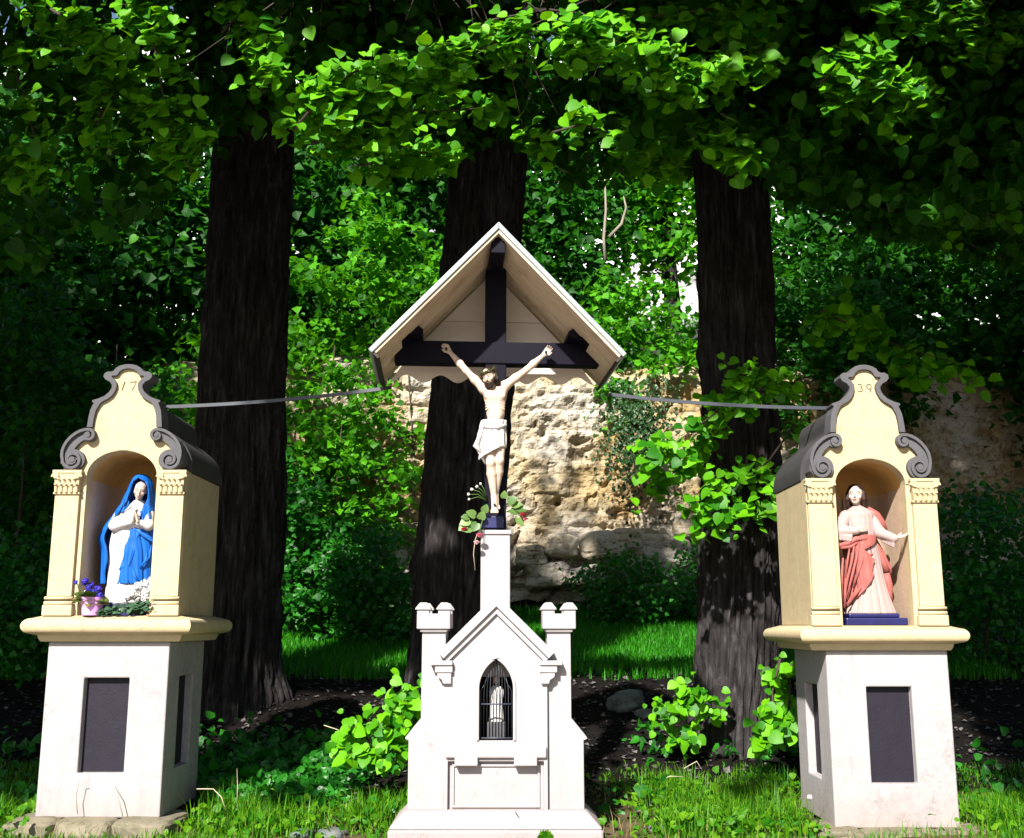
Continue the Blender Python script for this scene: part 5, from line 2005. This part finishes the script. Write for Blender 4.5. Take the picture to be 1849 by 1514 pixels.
rs = np.random.default_rng(77)
shrub('thicket_shrub', 'broad green shrub behind the left trunk, left of the cross', (-5.4, 16.6, .9), (-2.8, 19.2, 4.6), 95, 60, .20, .12, M_LEAFS, rs)
shrub('thicket_shrub', 'dense green shrub just left of the central trunk', (-3.6, 16.4, .9), (-1.4, 18.6, 3.2), 85, 60, .18, .11, M_LEAFS, rs)
shrub('thicket_shrub', 'tall loose shrub climbing beside the rock left of the cross', (-4.2, 18.6, 2.4), (-1.9, 21.0, 6.4), 60, 42, .20, .16, M_LEAFB, rs)
shrub('thicket_shrub', 'low dark shrub at the foot of the rock right of the chapel', (1.1, 18.8, 1.3), (3.0, 20.6, 3.0), 90, 32, .20, .09, M_LEAFS, rs)
shrub('thicket_shrub', 'small shrub under the pale rocks near the right trunk', (2.6, 19.6, 1.7), (3.9, 20.8, 3.0), 40, 30, .18, .09, M_LEAFS, rs)
shrub('thicket_shrub', 'shaded shrub to the right of the shrine marked 39', (5.2, 13.6, .8), (8.4, 16.4, 3.6), 190, 34, .24, .10, M_LEAFS, rs)
shrub('thicket_shrub', 'leafy shrub at the far left behind the shrine marked 17', (-7.6, 13.4, .6), (-4.6, 16.0, 3.0), 200, 34, .24, .10, M_LEAFS, rs)
shrub('thicket_shrub', 'tall shaded shrub filling the left edge of the wood', (-9.6, 14.6, 1.0), (-5.0, 17.6, 7.0), 130, 65, .26, .13, M_LEAF_SHADE, rs)
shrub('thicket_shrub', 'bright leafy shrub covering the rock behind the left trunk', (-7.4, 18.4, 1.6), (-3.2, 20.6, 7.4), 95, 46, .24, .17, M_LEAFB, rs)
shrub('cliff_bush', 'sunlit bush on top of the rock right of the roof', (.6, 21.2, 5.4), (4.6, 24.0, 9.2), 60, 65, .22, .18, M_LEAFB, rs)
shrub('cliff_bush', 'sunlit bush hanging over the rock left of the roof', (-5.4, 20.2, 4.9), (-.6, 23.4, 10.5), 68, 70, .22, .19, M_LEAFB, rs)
shrub('cliff_bush', 'dark bush crowning the rock behind the right trunk', (3.8, 20.6, 4.8), (8.8, 23.6, 9.6), 95, 50, .25, .18, M_LEAF_SHADE, rs)
# ivy on the rock
pi_ = P(1150, 785, 21.1)
n = 1500
iv = pi_ + rs.normal(size=(n, 3)) * np.array([.36, .05, .55])
iv[:, 1] = 20.75 + rs.normal(size=n) * .12 + .25 * np.abs(iv[:, 0] - pi_[0])
tip, nrm = rs.normal(size=(n, 3)) * .5 + np.array([0, -.2, -1]), rs.normal(size=(n, 3)) * .3 + np.array([0, -1, .2])
th = thing('ivy', 'dark ivy patch clinging to the rock right of the cross', 'ivy', tuple(pi_))
tag(leaves('foliage', iv, rs.uniform(.05, .10, n), tip, nrm, M_IVY, th), kind='stuff')
MB().tube([pi_ + np.array([.1, -.2, -1.1]), pi_ + np.array([0, -.3, 0]), pi_ + np.array([-.1, -.25, .9])], [.03, .02, .008], 6).build('stem', M_TWIG, th, 0, True)

# trees of the wood, each with its own trunk
WOOD = [((-13, 19, 3), (-7.5, 24, 13), 'dark woodland tree at the far left edge', M_LEAF_SHADE), ((-9.5, 22, 4), (-4.5, 27, 15), 'woodland tree glimpsed between the left edge and the left trunk', M_LEAF_SHADE),
        ((-5.5, 24, 6), (-.5, 29, 17), 'woodland tree between the left trunk and the roof', M_LEAF_SHADE), ((-1.5, 26, 7), (3.2, 31, 18), 'woodland tree rising behind the roof ridge', M_LEAF_SHADE),
        ((2.4, 27, 11), (7.0, 32, 20), 'tall thin woodland tree with sky showing through right of the roof', M_LEAFB), ((6.0, 22, 4), (11.5, 28, 15), 'dark woodland tree behind the shrine marked 39', M_LEAF_SHADE),
        ((10, 19, 3), (16, 25, 14), 'dark woodland tree at the far right edge', M_LEAF_SHADE), ((-17, 26, 4), (-9, 34, 20), 'distant tree behind the far left edge', M_LEAF_SHADE), ((9, 27, 5), (18, 35, 21), 'distant tree behind the far right edge', M_LEAF_SHADE),
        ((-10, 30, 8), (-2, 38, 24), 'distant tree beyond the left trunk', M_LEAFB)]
for k, (lo, hi, lab, mt) in enumerate(WOOD):
    lo, hi = np.array(lo, float), np.array(hi, float)
    cx_, cy_ = (lo[0] + hi[0]) / 2, (lo[1] + hi[1]) / 2
    zb = float(ground_h(cx_, cy_))
    th = thing('woodland_tree', lab, 'tree', (cx_, cy_, zb), 'trees of the wood behind')
    vol = np.prod(hi - lo)
    dens = 1.0 if k in (3, 4) else 1.15
    p, s_ = cloud(rs, lo, hi, int(min(230, vol * .8) * dens), 55, .48, .25, None, False, True)
    tip, nrm = leaf_dirs(len(p), rs, .4)
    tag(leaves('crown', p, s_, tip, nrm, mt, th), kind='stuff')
    rows = [(zb - .5, cx_, cy_), (zb + 3, cx_ + rs.normal() * .1, cy_), (zb + 7, cx_ + rs.normal() * .2, cy_), (hi[2] - 1, cx_ + rs.normal() * .3, cy_)]
    rad = [(zb - .5, .30), (zb + 3, .24), (zb + 7, .18), (hi[2] - 1, .05)]
    obj('trunk', trunk_mesh('wood_trunk', rows, rad, zb, hi[2] - 1, 40 + k, 40, 50, .5), M_BARK, th)
# pale dead stems in front of the sky
for (pp, lab) in (([(1093, 470), (1090, 430), (1094, 380), (1092, 320)], 'pale bare stem rising right of the roof'), ([(1100, 428), (1122, 405), (1131, 375), (1126, 355)], 'pale curved dead twig right of the roof')):
    mb = MB().tube([P(x, y, 20.4) for x, y in pp], [.035, .03, .025, .012], 8)
    tag(mb.build('bare_stem', M_TWIGP, None, 0, True), lab, 'branch')

# ------------------------------------------------------------------ ground cover
FOOT = [(L_CX - .62, L_CX + .62, 8.7, 9.95), (R_CX - .55, R_CX + .66, 8.7, 9.95), (CX - .80, CX + .80, 8.36, 9.1)]


def free(x, y):
    m = np.ones(len(x), bool)
    for a, b, c_, d in FOOT:
        m &= ~((x > a) & (x < b) & (y > c_) & (y < d))
    return m


def blades(name, label, x, y, h, w, rs, mat, lean=.5, kind='stuff'):
    n = len(x)
    z = ground_h(x, y) - .01
    a = rs.uniform(0, 2 * math.pi, n)
    d = np.stack([np.cos(a), np.sin(a)], -1)
    sd = np.stack([-d[:, 1], d[:, 0]], -1)
    le = rs.uniform(.1, 1, n) * lean * h
    V = np.zeros((n, 5, 3))
    for i, (t_, wf) in enumerate(((0, 1), (.55, .8))):
        cx_ = x + d[:, 0] * le * t_**2
        cy_ = y + d[:, 1] * le * t_**2
        for j, s_ in enumerate((-1, 1)):
            V[:, 2 * i + j, 0] = cx_ + s_ * sd[:, 0] * w * wf * .5
            V[:, 2 * i + j, 1] = cy_ + s_ * sd[:, 1] * w * wf * .5
            V[:, 2 * i + j, 2] = z + h * t_
    V[:, 4, 0], V[:, 4, 1], V[:, 4, 2] = x + d[:, 0] * le, y + d[:, 1] * le, z + h * (1 - .25 * le / (h + 1e-6))
    F = (np.arange(n)[:, None, None] * 5 + np.array([(0, 1, 3), (0, 3, 2), (2, 3, 4)])[None]).reshape(-1, 3)
    me = np_mesh(name, V.reshape(-1, 3), F, False)
    at = me.attributes.new('tint', 'FLOAT', 'POINT')
    at.data.foreach_set('value', np.repeat(rs.random(n), 5).astype(np.float32))
    return tag(obj(name, me, mat), label, 'grass', None, kind)


rs = np.random.default_rng(91)
n = 120000
x, y = rs.uniform(-6.5, 6.5, n), 8.1 + 3.2 * rs.random(n)**1.2
den = .30 + 1.2 * fbm(np.stack([x * 1.3, y * 1.6, x * 0], -1), 3, 61)
den -= .9 * np.exp(-((x + 1.35) / .5)**2 - ((y - 9.5) / .5)**2) + .9 * np.exp(-((x - 1.15) / .55)**2 - ((y - 9.3) / .55)**2)
den += .55 * np.exp(-((x - 1.9) / .6)**2 - ((y - 9.2) / .5)**2) + .45 * np.exp(-((x + 2.2) / .45)**2 - ((y - 9.2) / .4)**2) + .4 * (np.abs(x) > 3.7)
den -= .35 * np.clip(y - 10, 0, 2)
m = (rs.random(n) < np.clip(den, 0.02, 1)) & free(x, y)
x, y = x[m], y[m]
hh = rs.uniform(.03, .11, len(x)) * (1 + .9 * np.clip(fbm(np.stack([x * 2.2, y * 2.2, x * 0], -1), 2, 66), 0, 1))
blades('grass', 'bright grass growing around the feet of the monuments', x, y, hh, rs.uniform(.005, .011, len(x)), rs, M_GRASS, .9)
# taller tufts
C = np.array([(-2.3, 9.25), (-2.05, 9.0), (-2.45, 9.7), (1.75, 9.1), (2.05, 9.3), (2.2, 9.0), (1.5, 9.6), (2.0, 9.9), (3.95, 9.1), (4.2, 9.4), (-4.3, 9.1), (-4.5, 9.4), (-1.2, 9.2), (1.35, 8.75), (-1.75, 8.85), (3.85, 8.85), (-4.15, 8.9), (-.95, 9.6), (2.3, 10.3), (1.4, 10.4)])
k = rs.integers(0, len(C), 6200)
x, y = C[k, 0] + rs.normal(size=6200) * .16, C[k, 1] + rs.normal(size=6200) * .13
m = free(x, y)
x, y = x[m], y[m]
blades('grass', 'taller grass tufts standing between the monuments', x, y, rs.uniform(.10, .34, len(x)), rs.uniform(.006, .013, len(x)), rs, M_GRASS, .7)
M_STRAW = leaf_mat('dry_grass_blade', (.10, .08, .03), (.34, .28, .13), (.2, .16, .06), .2, .7, .15)
n = 2600
x, y = rs.uniform(-6, 6, n), 8.3 + 2.2 * rs.random(n)
m = free(x, y) & (fbm(np.stack([x * 1.5, y * 1.5, x * 0], -1), 2, 44) > .0)
x, y = x[m], y[m]
blades('dry_grass', 'scattered dry yellow grass blades in the foreground', x, y, rs.uniform(.06, .26, len(x)), rs.uniform(.003, .006, len(x)), rs, M_STRAW, 1.2)
n = 90000
x, y = rs.uniform(-9, 6.5, n), rs.uniform(14.0, 20.8, n)
den = .75 + .9 * fbm(np.stack([x * .8, y * .8, x * 0], -1), 3, 15) + np.clip((y - 14.4) * .5, -.6, .3)
m = rs.random(n) < np.clip(den, 0, 1)
x, y = x[m], y[m]
blades('grass', 'green grass bank between the trees and the rock', x, y, rs.uniform(.08, .24, len(x)), rs.uniform(.012, .022, len(x)), rs, M_GRASSF, .8)
# broad weeds
n = 3000
k = rs.integers(0, len(C), n)
x, y = C[k, 0] + rs.normal(size=n) * .3, C[k, 1] + rs.normal(size=n) * .25
m = free(x, y)
x, y = x[m], y[m]
p = np.stack([x, y, ground_h(x, y) + rs.uniform(.01, .15, len(x))], -1)
tip, nrm = rs.normal(size=p.shape) + np.array([0, 0, .3]), rs.normal(size=p.shape) * .5 + np.array([0, -.3, 1])
o = leaves('ground_weeds', p, rs.uniform(.03, .075, len(p)), tip, nrm, M_GRASS, None, 'pent')
tag(o, 'low broad leaved weeds among the grass', 'weeds', None, 'stuff')
n = 5200
x, y = np.concatenate([rs.normal(-2.3, .45, n // 2), rs.uniform(-6, 6, n - n // 2)]), np.concatenate([rs.normal(10.4, .55, n // 2), rs.uniform(9.5, 12.2, n - n // 2)])
m = free(x, y) & (fbm(np.stack([x * 1.1, y * 1.1, x * 0], -1), 2, 35) > -.12)
x, y = x[m], y[m]
p = np.stack([x, y, ground_h(x, y) + rs.uniform(.02, .22, len(x))], -1)
tip, nrm = rs.normal(size=p.shape) + np.array([0, -.3, 0]), rs.normal(size=p.shape) * .45 + np.array([0, -.4, 1])
o = leaves('woodland_weeds', p, rs.uniform(.04, .12, len(p)), tip, nrm, M_LEAFS, None, 'pent')
tag(o, 'leafy ground plants in the shade behind the monuments', 'weeds', None, 'stuff')
# fallen leaves under the trees
n = 9000
x, y = rs.uniform(-7, 8, n), rs.uniform(9.6, 15.2, n)
p = np.stack([x, y, ground_h(x, y) + .012 + rs.random(n) * .02], -1)
tip, nrm = rs.normal(size=p.shape) * np.array([1, 1, .15]), rs.normal(size=p.shape) * .25 + np.array([0, 0, 1])
o = leaves('leaf_litter', p, rs.uniform(.03, .08, n), tip, nrm, M_LITTER)
tag(o, 'dark fallen leaves covering the path under the trees', 'leaf litter', None, 'stuff')
# stones
b = P(1130, 1282, 13.0)
o = obj('boulder', rock_mesh('boulder', .22, .17, .12, 5, 4, .3, .8), M_BOULDER)
o.location = (b[0], 13.0, float(ground_h(b[0], 13.0)) + .09)
o.rotation_euler = (0, -.15, .3)
tag(o, 'grey boulder on the dark path right of the chapel', 'boulder')
for k, (px, py, D, w, h_, lab) in enumerate([(1165, 1297, 12.8, .13, .06, 'small stone lying beside the grey boulder'), (1285, 1480, 9.15, .20, .05, 'flat grey stone sunk in the soil left of the shrine marked 39'),
                                             (600, 1508, 8.75, .12, .05, 'dirty stone in the foreground soil left of the chapel'), (545, 1512, 8.7, .10, .04, 'small flat stone in the foreground right of the left shrine'),
                                             (1190, 1495, 8.9, .08, .04, 'little stone in the bare soil right of the chapel')]):
    b = P(px, py, D)
    o = obj('stone', rock_mesh('stone', w, w * .8, h_, 90 + k, 3, .25, .7), M_BOULDER)
    o.location = (b[0], D, float(ground_h(b[0], D)) + h_ * .45)
    o.rotation_euler = (0, random.uniform(-.1, .1), random.uniform(0, 3))
    tag(o, lab, 'stone')
# dry stalks and twigs
for k, (pp, D, lab) in enumerate([([(355, 1425), (385, 1425), (400, 1440), (408, 1465)], 9.05, 'bent dry grass stalk right of the shrine marked 17'), ([(428, 1450), (429, 1420), (428, 1388)], 9.1, 'upright dry stalk right of the shrine marked 17'),
                                  ([(585, 1310), (610, 1318), (622, 1335)], 10.2, 'pale dry twig left of the lime shoots'), ([(1235, 1388), (1258, 1375), (1268, 1392)], 10.0, 'pale bent twig below the right lime shoots'),
                                  ([(1195, 1408), (1210, 1402), (1235, 1403)], 9.9, 'pale broken twig lying on the bare soil'), ([(930, 1466), (938, 1478), (965, 1500)], 8.42, 'dark dry stalk leaning in front of the chapel plinth'),
                                  ([(140, 1470), (137, 1440), (143, 1412), (150, 1410)], 8.82, 'thin dry grass stalk in front of the shrine marked 17'), ([(222, 1475), (212, 1435), (196, 1408)], 8.82, 'second thin stalk in front of the shrine marked 17')]):
    mb = MB().tube([P(x, y, D) for x, y in pp], [.004] * (len(pp) - 1) + [.002], 5)
    tag(mb.build('dry_stalk', M_DRY if k != 5 else M_TWIG, None, 0, True), lab, 'stalk')
# rosette of jagged leaves before the chapel
b = P(985, 1512, 8.28)
th = thing('dandelion_plant', 'small jagged weed rosette in front of the chapel plinth', 'weed', (b[0], 8.28, 0))
for k in range(13):
    a = R(200 + 140 * k / 12)
    d = np.array([math.cos(a + math.pi) * .9, -.25 + .2 * (k % 3), 1.0 + .5 * math.sin(math.pi * k / 12)])
    d = unit(d)
    L_ = .10 + .07 * math.sin(math.pi * k / 12)
    V, F = [], []
    up = np.array([0, -1, .3])
    sdv = unit(np.cross(d, up))
    m_ = 7
    base = np.array([b[0], 8.28 + .01 * (k % 3), .02])
    for i in range(m_ + 1):
        u = i / m_
        w = .020 * math.sin(math.pi * min(1, u * .85 + .1)) * (1.35 if i % 2 else .6)
        c_ = base + d * L_ * u + np.array([0, -.03, -.05]) * u * u
        V += [c_ - sdv * w, c_ + sdv * w]
    F = [(2 * i, 2 * i + 1, 2 * i + 3, 2 * i + 2) for i in range(m_)]
    obj('leaf', py_mesh('dandelion_leaf', V, F), M_GRASS, th)
# seed head
b = P(1462, 1440, 8.8)
th = thing('dandelion_clock', 'white dandelion seed head left of the shrine marked 39', 'flower', (b[0], 8.8, 0))
MB().tube([(b[0] + .02, 8.8, 0), (b[0] + .01, 8.8, b[2] * .5), tuple(b)], .003, 5).build('stem', M_STEM, th, 0, True)
mb = MB()
flower_ball(mb, b, .020, 60, 3)
mb.build('seed_ball', M_WHITEPETAL, th, 0, True)
